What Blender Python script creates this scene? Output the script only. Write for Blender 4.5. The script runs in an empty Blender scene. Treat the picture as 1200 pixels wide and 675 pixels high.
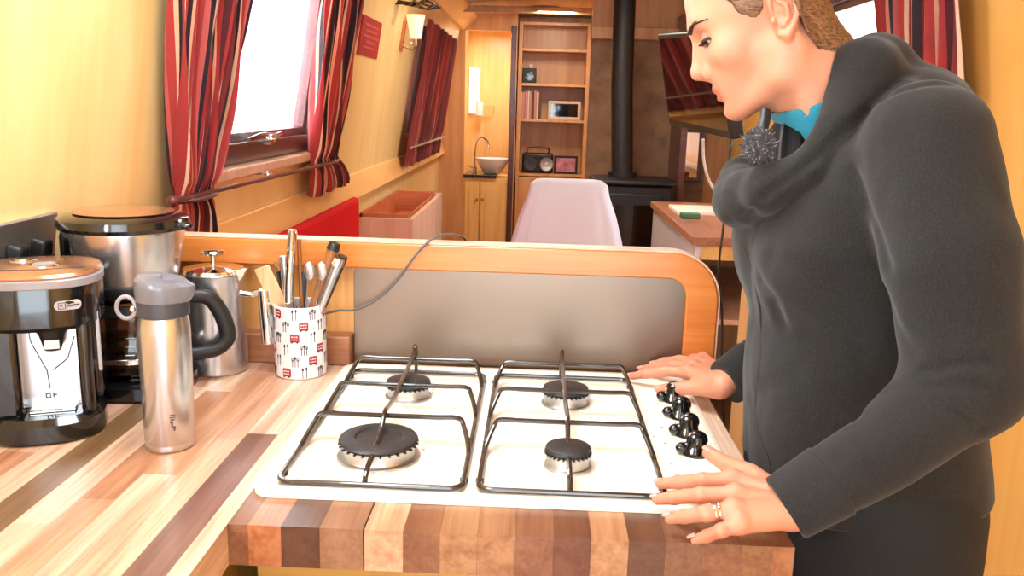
import bpy, bmesh, math, random
import numpy as np
from mathutils import Matrix, Vector

# ------------------------------------------------------------------ camera, light, exposure
SC = bpy.context.scene
COL = SC.collection
CAM = dict(x=0.0, y=-.9045, z=1.3705, pitch=.2107, yaw=-.02435, roll=.0295, f=1003.2)

def cam_basis():
    cp, sp = math.cos(CAM['pitch']), math.sin(CAM['pitch'])
    f = np.array([math.sin(CAM['yaw'])*cp, math.cos(CAM['yaw'])*cp, -sp])
    r = np.array([math.cos(CAM['yaw']), -math.sin(CAM['yaw']), 0.])
    u = np.cross(r, f)
    c, s = math.cos(CAM['roll']), math.sin(CAM['roll'])
    return f, c*r+s*u, c*u-s*r
CF, CR, CU = cam_basis()
CO = np.array([CAM['x'], CAM['y'], CAM['z']])

def ray(u, v):
    d = CF + CR*(u-600)/CAM['f'] - CU*(v-337.5)/CAM['f']
    return d
def at(u, v, **k):
    d = ray(u, v); a, val = list(k.items())[0]; i = 'xyz'.index(a)
    return CO + d*(val-CO[i])/d[i]

cd = bpy.data.cameras.new('camera'); cam = bpy.data.objects.new('camera', cd); COL.objects.link(cam)
cd.sensor_width = 36; cd.lens = CAM['f']*36/1200; cd.clip_start = .05; cd.clip_end = 60
M = Matrix(((CR[0], CU[0], -CF[0], CO[0]), (CR[1], CU[1], -CF[1], CO[1]), (CR[2], CU[2], -CF[2], CO[2]), (0, 0, 0, 1)))
cam.matrix_world = M
SC.camera = cam

w = bpy.data.worlds.new('sky'); SC.world = w; w.use_nodes = True
bg = w.node_tree.nodes['Background']; bg.inputs[0].default_value = (.84, .93, 1, 1); bg.inputs[1].default_value = 2.6

def area(name, loc, target, sx, sy, power, color=(1, 1, 1)):
    l = bpy.data.lights.new(name, 'AREA'); l.shape = 'RECTANGLE'; l.size = sx; l.size_y = sy; l.energy = power; l.color = color
    o = bpy.data.objects.new(name, l); COL.objects.link(o); o.location = loc
    o.rotation_euler = (Vector(target)-Vector(loc)).to_track_quat('-Z', 'Y').to_euler()
    return o
# daylight through the windows, then added fill lamps
area('daylight_saloon_window', (-1.05, 1.58, 1.62), (.1, 1.2, 1.1), .7, .6, 50, (.84, .93, 1))
area('daylight_galley_window', (-.95, -.75, 1.55), (.1, .1, .95), .8, .5, 40, (.78, .92, 1))
area('daylight_far_window', (-1.05, 4.55, 1.62), (.2, 4.3, 1.0), .8, .6, 20, (.84, .94, 1))
area('daylight_right_window', (1.35, 2.3, 1.65), (-.2, 2.2, 1.1), .7, .5, 28, (.84, .94, 1))
area('rear_fill', (.15, -2.35, 1.45), (.1, 1.0, 1.05), 1.3, 1.2, 14, (.78, .92, 1))  # unseen lamp added behind the camera as frontal fill
area('overhead_fill', (-.3, .12, 2.03), (-.25, .15, .9), .55, .55, 11.5, (.8, .93, 1))  # added lamp overhead to brighten hob and worktop, no hatch there
area('saloon_fill', (.1, 3.1, 2.0), (.1, 3.1, 0), .25, .25, 9, (1, .88, .72))  # added fill lamp that brightens the saloon, no fitting there
area('bookcase_fill', (.1, 5.2, 2.0), (.1, 5.6, 0.6), .25, .25, 7, (1, .88, .74))  # second added fill lamp, lifts the bookcase end
area('bathroom_light', (-.35, 6.3, 1.95), (-.4, 6.3, .8), .2, .2, 4.5, (.95, .97, 1))

SC.view_settings.view_transform = 'Standard'
SC.view_settings.look = 'None'
SC.view_settings.exposure = 0.92
SC.view_settings.gamma = 1.0
SC.view_settings.use_curve_mapping = False
SC.cycles.use_denoising = True
SC.cycles.max_bounces = 8
SC.cycles.diffuse_bounces = 5
SC.cycles.sample_clamp_indirect = 6
random.seed(7); RNG = np.random.RandomState(7)

# ------------------------------------------------------------------ materials
def lin(c):
    def g(v):
        v /= 255.
        return v/12.92 if v <= .04045 else ((v+.055)/1.055)**2.4
    return tuple(g(v) for v in c) + (1,)

def newmat(name):
    m = bpy.data.materials.new(name); m.use_nodes = True
    return m, m.node_tree.nodes, m.node_tree.links, m.node_tree.nodes['Principled BSDF']

def mat(name, rgb, rough=.5, metal=0., spec=.5, trans=0., coat=0., emit=None, es=1., sheen=0., bump=None, var=0., ior=None, sss=0.):
    m, N, L, b = newmat(name)
    b.inputs['Base Color'].default_value = lin(rgb); b.inputs['Roughness'].default_value = rough
    b.inputs['Metallic'].default_value = metal; b.inputs['Specular IOR Level'].default_value = spec
    b.inputs['Transmission Weight'].default_value = trans; b.inputs['Coat Weight'].default_value = coat
    b.inputs['Sheen Weight'].default_value = sheen
    if ior: b.inputs['IOR'].default_value = ior
    if sss:
        b.inputs['Subsurface Weight'].default_value = sss; b.inputs['Subsurface Radius'].default_value = (1, .35, .2); b.inputs['Subsurface Scale'].default_value = .008
    if emit:
        b.inputs['Emission Color'].default_value = lin(emit); b.inputs['Emission Strength'].default_value = es
    if bump or var:
        tc = N.new('ShaderNodeTexCoord'); nz = N.new('ShaderNodeTexNoise'); nz.inputs['Scale'].default_value = (bump or (60, 0))[0]
        nz.inputs['Detail'].default_value = 4; L.new(tc.outputs['Object'], nz.inputs['Vector'])
        if bump and bump[1]:
            bp = N.new('ShaderNodeBump'); bp.inputs['Strength'].default_value = bump[1]; bp.inputs['Distance'].default_value = .002
            L.new(nz.outputs[0], bp.inputs['Height']); L.new(bp.outputs[0], b.inputs['Normal'])
        if var:
            r = N.new('ShaderNodeValToRGB'); a = np.array(lin(rgb)[:3])
            r.color_ramp.elements[0].position = .3; r.color_ramp.elements[1].position = .7
            r.color_ramp.elements[0].color = tuple(np.clip(a*(1-var), 0, 1))+(1,); r.color_ramp.elements[1].color = tuple(np.clip(a*(1+var), 0, 1))+(1,)
            L.new(nz.outputs[0], r.inputs[0]); L.new(r.outputs[0], b.inputs['Base Color'])
    return m

def wood(name, c1, c2, axis='z', scale=6., rough=.38, coat=.15, fine=1., attr=False, metal=0.):
    """grain stretched along axis; c1 light, c2 dark"""
    m, N, L, b = newmat(name)
    tc = N.new('ShaderNodeTexCoord'); mp = N.new('ShaderNodeMapping'); L.new(tc.outputs['Object'], mp.inputs[0])
    s = [scale*5]*3; s['xyz'.index(axis)] = scale*.35; mp.inputs['Scale'].default_value = s
    nz = N.new('ShaderNodeTexNoise'); nz.inputs['Scale'].default_value = 1; nz.inputs['Detail'].default_value = 6; nz.inputs['Distortion'].default_value = .6
    L.new(mp.outputs[0], nz.inputs[0])
    mp2 = N.new('ShaderNodeMapping'); L.new(tc.outputs['Object'], mp2.inputs[0])
    s = [scale*28*fine]*3; s['xyz'.index(axis)] = scale*1.2; mp2.inputs['Scale'].default_value = s
    n2 = N.new('ShaderNodeTexNoise'); n2.inputs['Scale'].default_value = 1; n2.inputs['Detail'].default_value = 3; L.new(mp2.outputs[0], n2.inputs[0])
    mx = N.new('ShaderNodeMath'); mx.operation = 'MULTIPLY_ADD'; L.new(n2.outputs[0], mx.inputs[0]); mx.inputs[1].default_value = .4
    ms = N.new('ShaderNodeMath'); ms.operation = 'MULTIPLY'; ms.inputs[1].default_value = .6; L.new(nz.outputs[0], ms.inputs[0]); L.new(ms.outputs[0], mx.inputs[2])
    r = N.new('ShaderNodeValToRGB'); r.color_ramp.elements[0].position = .36; r.color_ramp.elements[1].position = .62
    r.color_ramp.elements[0].color = lin(c2); r.color_ramp.elements[1].color = lin(c1); L.new(mx.outputs[0], r.inputs[0])
    if attr:
        at_ = N.new('ShaderNodeAttribute'); at_.attribute_name = 'stave'
        mm = N.new('ShaderNodeMix'); mm.data_type = 'RGBA'; mm.blend_type = 'MULTIPLY'; mm.inputs[0].default_value = 1
        L.new(r.outputs[0], mm.inputs[6]); L.new(at_.outputs[0], mm.inputs[7]); L.new(mm.outputs[2], b.inputs['Base Color'])
    else:
        L.new(r.outputs[0], b.inputs['Base Color'])
    b.inputs['Roughness'].default_value = rough; b.inputs['Coat Weight'].default_value = coat; b.inputs['Coat Roughness'].default_value = .2
    bp = N.new('ShaderNodeBump'); bp.inputs['Strength'].default_value = .12; bp.inputs['Distance'].default_value = .001
    L.new(n2.outputs[0], bp.inputs['Height']); L.new(bp.outputs[0], b.inputs['Normal'])
    return m

def brushed(name, rgb, rough=.3, axis='x', scale=400, metal=1., bump=True):
    m, N, L, b = newmat(name)
    tc = N.new('ShaderNodeTexCoord'); mp = N.new('ShaderNodeMapping'); L.new(tc.outputs['Object'], mp.inputs[0])
    s = [scale]*3; s['xyz'.index(axis)] = scale*.02; mp.inputs['Scale'].default_value = s
    nz = N.new('ShaderNodeTexNoise'); nz.inputs['Scale'].default_value = 1; L.new(mp.outputs[0], nz.inputs[0])
    mr = N.new('ShaderNodeMapRange'); mr.inputs['To Min'].default_value = rough*.9; mr.inputs['To Max'].default_value = rough*1.12; L.new(nz.outputs[0], mr.inputs[0]); L.new(mr.outputs[0], b.inputs['Roughness'])
    b.inputs['Base Color'].default_value = lin(rgb); b.inputs['Metallic'].default_value = metal
    bp = N.new('ShaderNodeBump'); bp.inputs['Strength'].default_value = .02; bp.inputs['Distance'].default_value = .0002
    L.new(nz.outputs[0], bp.inputs['Height'])
    if bump: L.new(bp.outputs[0], b.inputs['Normal'])
    return m

def stripes(name, stops, rough=.85):
    m, N, L, b = newmat(name)
    uv = N.new('ShaderNodeUVMap'); sp = N.new('ShaderNodeSeparateXYZ'); L.new(uv.outputs[0], sp.inputs[0])
    fr = N.new('ShaderNodeMath'); fr.operation = 'FRACT'; L.new(sp.outputs[0], fr.inputs[0])
    r = N.new('ShaderNodeValToRGB'); r.color_ramp.interpolation = 'CONSTANT'
    e = r.color_ramp.elements
    while len(e) < len(stops): e.new(.5)
    for i, (p, c) in enumerate(stops): e[i].position = p
    for i, (p, c) in enumerate(stops): e[i].color = lin(c)
    L.new(fr.outputs[0], r.inputs[0])
    nz = N.new('ShaderNodeTexNoise'); nz.inputs['Scale'].default_value = 220
    mm = N.new('ShaderNodeMix'); mm.data_type = 'RGBA'; mm.blend_type = 'OVERLAY'; mm.inputs[0].default_value = .25
    L.new(r.outputs[0], mm.inputs[6]); L.new(nz.outputs[0], mm.inputs[7]); L.new(mm.outputs[2], b.inputs['Base Color'])
    b.inputs['Roughness'].default_value = rough; b.inputs['Sheen Weight'].default_value = .2
    # thin cloth lets some daylight through
    tr = N.new('ShaderNodeBsdfTranslucent'); L.new(mm.outputs[2], tr.inputs[0])
    ms = N.new('ShaderNodeMixShader'); ms.inputs[0].default_value = .3
    out = N['Material Output']; L.new(b.outputs[0], ms.inputs[1]); L.new(tr.outputs[0], ms.inputs[2]); L.new(ms.outputs[0], out.inputs[0])
    return m

MT = {}
MT['wall'] = wood('maple_veneer_lining', (252, 226, 162), (246, 210, 136), 'z', 1.6, .42, .1, fine=.6)
MT['wall_r'] = wood('oak_veneer_lining', (255, 204, 112), (250, 190, 94), 'z', 1.6, .4, .1, fine=.6)
MT['gunwale'] = wood('gunwale_wood', (250, 204, 134), (242, 186, 112), 'y', 1.6, .4, .15, fine=.6)
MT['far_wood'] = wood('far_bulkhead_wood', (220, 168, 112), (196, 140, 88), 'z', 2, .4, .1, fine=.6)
MT['ceil'] = wood('ceiling_boards', (216, 176, 130), (196, 150, 104), 'y', 2, .45, .1, fine=.6)
MT['yellow_wood'] = wood('pale_oak_door', (244, 204, 130), (232, 182, 104), 'z', 2.4, .35, .15, fine=.6)
MT['floor'] = wood('floor_boards', (176, 122, 78), (136, 88, 52), 'y', 3, .4, .2)
MT['board_h'] = wood('oiled_oak_rail', (214, 132, 62), (188, 98, 38), 'x', 3.2, .3, .35)
MT['board_v'] = wood('oiled_oak_stile', (214, 128, 56), (186, 94, 34), 'z', 3.2, .3, .35)
MT['board_p'] = wood('oak_veneer_panel', (222, 166, 100), (196, 134, 72), 'z', 3, .42, .15)
MT['cab'] = wood('cabinet_oak', (180, 138, 66), (150, 106, 44), 'x', 3, .4, .15)
MT['stave'] = wood('block_worktop', (255, 255, 255), (205, 184, 170), 'y', 7, .36, .2, attr=True)
MT['dark_trim'] = wood('dark_mahogany', (104, 52, 48), (70, 32, 34), 'y', 4, .3, .3)
MT['utensil_wood'] = wood('utensil_wood', (222, 184, 140), (190, 146, 100), 'z', 12, .6, 0)
MT['brown_wood'] = wood('brown_handle_wood', (176, 112, 62), (132, 78, 40), 'z', 12, .45, .1)
MT['pink_wood'] = wood('limed_wood', (232, 196, 172), (212, 168, 144), 'z', 3, .5, .05)
MT['enamel'] = mat('cream_enamel', (250, 243, 226), .16, coat=.5, bump=(7, 0), var=.02)
MT['steel'] = brushed('brushed_steel', (206, 202, 194), .42, 'x')
MT['steel_v'] = brushed('turned_steel', (202, 202, 206), .25, 'z', 300, metal=.9, bump=False)
MT['steel_plate'] = brushed('splashback_steel', (140, 122, 108), .38, 'x', 260)
MT['chrome'] = mat('chrome', (226, 226, 226), .08, 1.)
MT['alu'] = mat('cast_aluminium', (196, 194, 192), .38, 1., bump=(200, .2))
MT['iron'] = mat('enamelled_iron_rod', (52, 42, 36), .22, .2, coat=.6)
MT['burner_black'] = mat('burner_cap_enamel', (40, 37, 36), .45, bump=(300, .4), var=.3)
MT['black'] = mat('glossy_black_plastic', (16, 16, 17), .14, coat=.5)
MT['black_m'] = mat('matt_black_plastic', (26, 26, 27), .45)
MT['black_stove'] = mat('stove_black', (22, 23, 28), .5)
MT['grey_p'] = mat('grey_plastic', (150, 146, 150), .4)
MT['grey_lid'] = mat('translucent_grey_lid', (116, 116, 124), .3, coat=.3)
MT['dgrey'] = mat('dark_grey_band', (62, 62, 68), .45)
MT['lgrey'] = mat('light_grey_gauge', (190, 184, 188), .4)
MT['copper'] = mat('bronze_top_panel', (206, 150, 116), .2, .75)
MT['white_gl'] = mat('white_glaze', (240, 236, 238), .14, coat=.4)
MT['white_cl'] = mat('white_cotton_sheet', (232, 230, 244), .9)
MT['red_print'] = mat('red_print', (168, 38, 44), .35)
MT['navy_print'] = mat('navy_print', (34, 30, 52), .35)
MT['red_cl'] = mat('red_upholstery', (206, 8, 18), .8, spec=.2, bump=(300, .3))
MT['red_sign'] = mat('red_notice', (176, 30, 36), .6)
MT['glass'] = mat('clear_glass', (255, 255, 255), .02, trans=1., ior=1.45)
MT['smoke'] = mat('jug_glass', (200, 190, 180), .03, trans=1., ior=1.4)
MT['coffee'] = mat('coffee', (34, 18, 10), .1)
MT['screen'] = mat('dark_screen', (14, 13, 14), .05, coat=1.)
MT['cable_g'] = mat('grey_cable', (92, 88, 84), .4)
MT['cable_w'] = mat('white_cable', (236, 228, 222), .4)
MT['cable_b'] = mat('black_cable', (34, 28, 26), .5)
MT['stone'] = mat('dark_stone_top', (40, 32, 32), .2, bump=(60, 0), var=.3)
MT['slate_tile'] = mat('brown_slate', (140, 108, 80), .6, bump=(12, .3), var=.3)
MT['paper'] = mat('paper', (236, 226, 214), .8)
MT['green'] = mat('green_tin', (70, 110, 80), .5)
MT['book_p'] = mat('pink_spines', (196, 140, 132), .7)
MT['book_w'] = mat('cream_spines', (220, 200, 182), .7)
MT['book_d'] = mat('dark_spines', (104, 62, 60), .7)
MT['photo'] = mat('photo_print', (196, 130, 150), .4, bump=(18, 0), var=.5)
MT['shade'] = mat('frosted_shade', (250, 220, 200), .4, emit=(255, 190, 150), es=.6)
MT['mirror'] = mat('mirror', (230, 226, 220), .03, 1.)
MT['gold'] = mat('white_gold', (226, 220, 214), .12, 1.)
MT['curtain'] = stripes('striped_red_curtain', [(0, (172, 50, 50)), (.09, (240, 212, 180)), (.125, (176, 44, 40)), (.20, (112, 30, 34)), (.25, (40, 26, 34)), (.32, (240, 190, 160)), (.355, (182, 58, 56)), (.44, (204, 96, 90)), (.49, (44, 26, 34)), (.54, (160, 38, 42)), (.62, (246, 222, 196)), (.66, (128, 34, 36)), (.72, (50, 28, 36)), (.80, (236, 166, 134)), (.835, (172, 46, 48)), (.92, (92, 28, 34))])
MT['curtain_d'] = stripes('striped_maroon_curtain', [(0, (148, 50, 50)), (.12, (206, 130, 112)), (.16, (130, 40, 44)), (.30, (84, 38, 44)), (.38, (176, 66, 60)), (.5, (214, 150, 130)), (.54, (120, 40, 44)), (.68, (78, 36, 42)), (.76, (160, 54, 52)), (.9, (200, 116, 98))])

# ------------------------------------------------------------------ mesh helpers
ROOT = {}
def origin_of(o):
    return ROOT.get(o.name, Vector((0, 0, 0))) if o else Vector((0, 0, 0))

def thing(name, label, cat, loc=(0, 0, 0), rotz=0., group=None, kind=None):
    o = bpy.data.objects.new(name, None); COL.objects.link(o); o.location = loc; o.rotation_euler = (0, 0, rotz)
    o.empty_display_size = .05
    o['label'] = label; o['category'] = cat
    if group: o['group'] = group
    if kind: o['kind'] = kind
    ROOT[o.name] = Vector(loc)
    return o
def tag(o, label, cat, group=None, kind=None):
    o['label'] = label; o['category'] = cat
    if group: o['group'] = group
    if kind: o['kind'] = kind
    return o

class MB:
    """collects geometry; build() links it as ONE mesh object (world coordinates unless local)"""
    def __init__(s): s.v = []; s.f = []; s.mi = []; s.uv = {}
    def add(s, vs, fs, mi=0):
        n = len(s.v); s.v += [tuple(map(float, p)) for p in vs]; s.f += [tuple(i+n for i in f) for f in fs]; s.mi += [mi]*len(fs); return s
    def box(s, a, b, mi=0):
        x0, y0, z0 = a; x1, y1, z1 = b
        vs = [(x0, y0, z0), (x1, y0, z0), (x1, y1, z0), (x0, y1, z0), (x0, y0, z1), (x1, y0, z1), (x1, y1, z1), (x0, y1, z1)]
        return s.add(vs, [(3, 2, 1, 0), (4, 5, 6, 7), (0, 1, 5, 4), (1, 2, 6, 5), (2, 3, 7, 6), (3, 0, 4, 7)], mi)
    def hexa(s, vs, mi=0):
        return s.add(vs, [(3, 2, 1, 0), (4, 5, 6, 7), (0, 1, 5, 4), (1, 2, 6, 5), (2, 3, 7, 6), (3, 0, 4, 7)], mi)
    def prism(s, pts, d, mi=0):
        """polygon pts (3D, list) extruded by vector d"""
        n = len(pts); d = np.array(d, float); P = [np.array(p, float) for p in pts]
        vs = P+[p+d for p in P]
        fs = [tuple(range(n))[::-1], tuple(range(n, 2*n))]+[(i, (i+1) % n, n+(i+1) % n, n+i) for i in range(n)]
        return s.add(vs, fs, mi)
    def lathe(s, prof, c=(0, 0, 0), n=40, mi=0, sx=1., sy=1., power=2.):
        """prof list of (r,z); r=0 closes"""
        rings = []; vs = []; fs = []
        for r, z in prof:
            if r <= 1e-6: rings.append([len(vs)]); vs.append((c[0], c[1], c[2]+z))
            else:
                st = len(vs)
                for i in range(n):
                    a = 2*math.pi*i/n; ca, sa = math.cos(a), math.sin(a)
                    if power != 2: ca = math.copysign(abs(ca)**(2/power), ca); sa = math.copysign(abs(sa)**(2/power), sa)
                    vs.append((c[0]+r*ca*sx, c[1]+r*sa*sy, c[2]+z))
                rings.append(list(range(st, st+n)))
        for a, b in zip(rings[:-1], rings[1:]):
            if len(a) == 1 and len(b) == 1: continue
            if len(a) == 1: fs += [(a[0], b[(i+1) % n], b[i]) for i in range(n)][::1]
            elif len(b) == 1: fs += [(a[i], a[(i+1) % n], b[0]) for i in range(n)]
            else: fs += [(a[i], a[(i+1) % n], b[(i+1) % n], b[i]) for i in range(n)]
        return s.add(vs, fs, mi)
    def tube(s, path, r, n=10, mi=0, caps=True, closed=False, flat=1.):
        P = [np.array(p, float) for p in path]; m = len(P)
        R = r if hasattr(r, '__len__') else [r]*m
        vs = []; fs = []; T0 = None; prev = None
        for i in range(m):
            if closed: t = P[(i+1) % m]-P[i-1]
            else: t = P[min(i+1, m-1)]-P[max(i-1, 0)]
            t = t/(np.linalg.norm(t)+1e-12)
            if prev is None:
                ref = np.array([0, 0, 1.]) if abs(t[2]) < .9 else np.array([1., 0, 0]); nrm = np.cross(t, ref)
            else: nrm = prev-t*np.dot(prev, t)
            nrm /= np.linalg.norm(nrm)+1e-12; prev = nrm; bn = np.cross(t, nrm)
            for k in range(n):
                a = 2*math.pi*k/n; vs.append(P[i]+R[i]*(math.cos(a)*nrm+flat*math.sin(a)*bn))
        for i in range(m if closed else m-1):
            j = (i+1) % m
            for k in range(n): fs.append((i*n+k, i*n+(k+1) % n, j*n+(k+1) % n, j*n+k))
        if caps and not closed: fs += [tuple(range(n))[::-1], tuple(range((m-1)*n, m*n))]
        return s.add(vs, fs, mi)
    def ball(s, c, r, n=20, mi=0):
        r = r if hasattr(r, '__len__') else (r, r, r); h = n//2
        vs = [(c[0], c[1], c[2]-r[2])]; fs = []
        for i in range(1, h):
            p = -math.pi/2+math.pi*i/h
            for k in range(n):
                a = 2*math.pi*k/n; vs.append((c[0]+r[0]*math.cos(p)*math.cos(a), c[1]+r[1]*math.cos(p)*math.sin(a), c[2]+r[2]*math.sin(p)))
        vs.append((c[0], c[1], c[2]+r[2])); top = len(vs)-1
        for k in range(n): fs.append((0, 1+(k+1) % n, 1+k)); fs.append((top, 1+(h-2)*n+k, 1+(h-2)*n+(k+1) % n))
        for i in range(h-2):
            for k in range(n): fs.append((1+i*n+k, 1+i*n+(k+1) % n, 1+(i+1)*n+(k+1) % n, 1+(i+1)*n+k))
        return s.add(vs, fs, mi)
    def grid(s, V, mi=0, uv=None, closed=False):
        """V array (a,b,3)"""
        a, b, _ = V.shape; n = len(s.v); fs = []
        for i in range(a-1):
            for j in range(b if closed else b-1):
                fs.append((i*b+j, i*b+(j+1) % b, (i+1)*b+(j+1) % b, (i+1)*b+j))
        s.add(V.reshape(-1, 3), fs, mi)
        if uv is not None:
            U = uv.reshape(-1, 2)
            for k in range(len(U)): s.uv[n+k] = U[k]
        return s
    def build(s, name, mats, parent=None, local=False, smooth=35, bevel=0., sub=0, solid=0., seg=2, fixn=True):
        me = bpy.data.meshes.new(name)
        o = bpy.data.objects.new(name, me); COL.objects.link(o)
        if local or parent is None: off = Vector((0, 0, 0))
        else: off = origin_of(parent)
        me.from_pydata([(x-off.x, y-off.y, z-off.z) for x, y, z in s.v], [], s.f)
        if not isinstance(mats, (list, tuple)): mats = [mats]
        for m in mats: me.materials.append(m)
        if any(s.mi): me.polygons.foreach_set('material_index', s.mi)
        if s.uv:
            ul = me.uv_layers.new(name='UVMap')
            for lp in me.loops:
                q = s.uv.get(lp.vertex_index)
                if q is not None: ul.data[lp.index].uv = q
        me.validate()
        if fixn and not s.uv:
            bm = bmesh.new(); bm.from_mesh(me); bmesh.ops.recalc_face_normals(bm, faces=bm.faces[:]); bm.to_mesh(me); bm.free()
        if smooth: me.shade_smooth(); me.set_sharp_from_angle(angle=math.radians(smooth))
        if parent is not None: o.parent = parent; ROOT[o.name] = off
        if bevel:
            md = o.modifiers.new('bevel', 'BEVEL'); md.width = bevel; md.segments = seg; md.limit_method = 'ANGLE'; md.angle_limit = math.radians(40)
        if solid:
            md = o.modifiers.new('solid', 'SOLIDIFY'); md.thickness = solid; md.offset = 0
        if sub:
            md = o.modifiers.new('sub', 'SUBSURF'); md.levels = sub; md.render_levels = sub
        return o

def struct(name, mb, m, **k):
    o = mb.build(name, m, **k); o['kind'] = 'structure'
    return o

def spline(pts, n=8):
    """Catmull-Rom through pts"""
    P = [np.array(p, float) for p in pts]; P = [2*P[0]-P[1]]+P+[2*P[-1]-P[-2]]; out = []
    for i in range(1, len(P)-2):
        for k in range(n):
            t = k/n; a, b, c, d = P[i-1:i+3]
            out.append(.5*((2*b)+(-a+c)*t+(2*a-5*b+4*c-d)*t*t+(-a+3*b-3*c+d)*t**3))
    out.append(P[-2]); return out

def roundpoly(pts, rads, n=8):
    """2D polygon with rounded corners"""
    out = []; m = len(pts)
    for i in range(m):
        p = np.array(pts[i], float); a = np.array(pts[i-1], float); b = np.array(pts[(i+1) % m], float); r = rads[i] if hasattr(rads, '__len__') else rads
        if r <= 0: out.append(p); continue
        u = (a-p)/np.linalg.norm(a-p); v = (b-p)/np.linalg.norm(b-p)
        ang = math.acos(np.clip(np.dot(u, v), -1, 1)); d = r/math.tan(ang/2)
        c = p+(u+v)/np.linalg.norm(u+v)*r/math.sin(ang/2)
        s = p+u*d-c; e = p+v*d-c; a0 = math.atan2(s[1], s[0]); a1 = math.atan2(e[1], e[0])
        da = (a1-a0+math.pi) % (2*math.pi)-math.pi
        for k in range(n+1): out.append(c+r*np.array([math.cos(a0+da*k/n), math.sin(a0+da*k/n)]))
    return out

def copy_tree(o, parent=None):
    c = o.copy(); COL.objects.link(c)
    if parent: c.parent = parent
    for ch in list(o.children): copy_tree(ch, c)
    return c
# ------------------------------------------------------------------ the boat's shell
ZG = 1.0; LEAN = .16; XL = -.78; XR = 1.17; YB = -2.6; YE = 6.0; ZC = 2.05
def wl(y, z, off=0.): return np.array([XL+max(0, z-ZG)*LEAN+off, y, z])
def wr(y, z, off=0.): return np.array([XR-max(0, z-ZG)*LEAN-off, y, z])
def atL(u, v, off=0.):
    d = ray(u, v); k = LEAN
    # CO.x+t dx = XL+off+k(CO.z+t dz-ZG)
    t = (XL+off+k*(CO[2]-ZG)-CO[0])/(d[0]-k*d[2]); return CO+d*t
def atR(u, v, off=0.):
    d = ray(u, v); k = -LEAN
    t = (XR-off+k*(CO[2]-ZG)-CO[0])/(d[0]-k*d[2]); return CO+d*t

def side_wall(name, fn, sgn, holes, m):
    """leaning cabin side with rectangular window holes [(y0,y1,z0,z1)], 4 cm thick"""
    mb = MB(); T = .05*sgn
    def slab(y0, y1, z0, z1):
        a = [fn(y0, z0), fn(y1, z0), fn(y1, z1), fn(y0, z1)]; b = [p+np.array([T, 0, 0]) for p in a]
        mb.hexa(a+b)
    ys = sorted(holes); zt = ZC+.02
    slab(YB, YE+.9, -.02, ZG)
    prev = YB
    for y0, y1, z0, z1 in ys:
        slab(prev, y0, ZG, zt); slab(y0, y1, ZG, z0); slab(y0, y1, z1, zt); prev = y1
    slab(prev, YE+.9, ZG, zt)
    return struct(name, mb, m, smooth=0)

winBR = atL(360, 172); 
W1 = (1.02, winBR[1]+.03, 1.215, 1.80); W2 = (4.05, 5.05, 1.2, 1.78); W3 = (-1.15, -.35, 1.2, 1.72)
side_wall('wall_left', wl, -1, [W3, W1, W2], MT['wall'])
RW1 = (1.88, 2.75, 1.25, 1.80)
side_wall('wall_right', wr, 1, [RW1], MT['wall_r'])
struct('floor', MB().box((XL-.05, YB, -.05), (XR+.05, YE+.95, 0)), MT['floor'], smooth=0)
# ceiling: shallow arch of boards
mb = MB()
xs = np.linspace(-.66, 1.05, 15); V = []
for y in (YB, YE+.9):
    V.append([(x, y, ZC+.05*(1-((x-.195)/.86)**2)-.03) for x in xs])
Vt = [[(p[0], p[1], p[2]+.04) for p in r] for r in V]
mb.grid(np.array(V)); mb.grid(np.array(Vt)[::-1])
struct('ceiling', mb, MT['ceil'])
# ceiling side boards (cornices) and battens
mb = MB(); mb.hexa([(-.66, YB, 1.93), (-.6, YB, 1.93), (-.5, YB, 2.02), (-.5, YB, 2.06), (-.66, YE, 1.93), (-.6, YE, 1.93), (-.5, YE, 2.02), (-.5, YE, 2.06)])
struct('trim_1', mb, MT['gunwale'], bevel=.004)
for i, y in enumerate((3.2, 5.2)):
    mb = MB(); mb.box((-.6, y, 1.985), (1.0, y+.05, 2.03)); struct('trim_%d' % (i+2), mb, MT['ceil'], bevel=.006)
# gunwale board along the left cabin side
mb = MB(); g0 = .012
mb.hexa([(XL, .58, .985), (XL+.05, .58, .975), (XL+.05, YE, .975), (XL, YE, .985), (XL, .58, 1.075), (XL+.02, .58, 1.07), (XL+.02, YE, 1.07), (XL, YE, 1.075)])
struct('trim_4', mb, MT['gunwale'], bevel=.004)
mb = MB(); mb.box((XR-.05, -.3, .96), (XR, YE, 1.0)); struct('trim_5', mb, MT['gunwale'], bevel=.004)
mb = MB(); mb.box((XL, .58, 0), (XL+.015, YE, .08)); struct('baseboard_left', mb, MT['gunwale'], bevel=.003)

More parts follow.
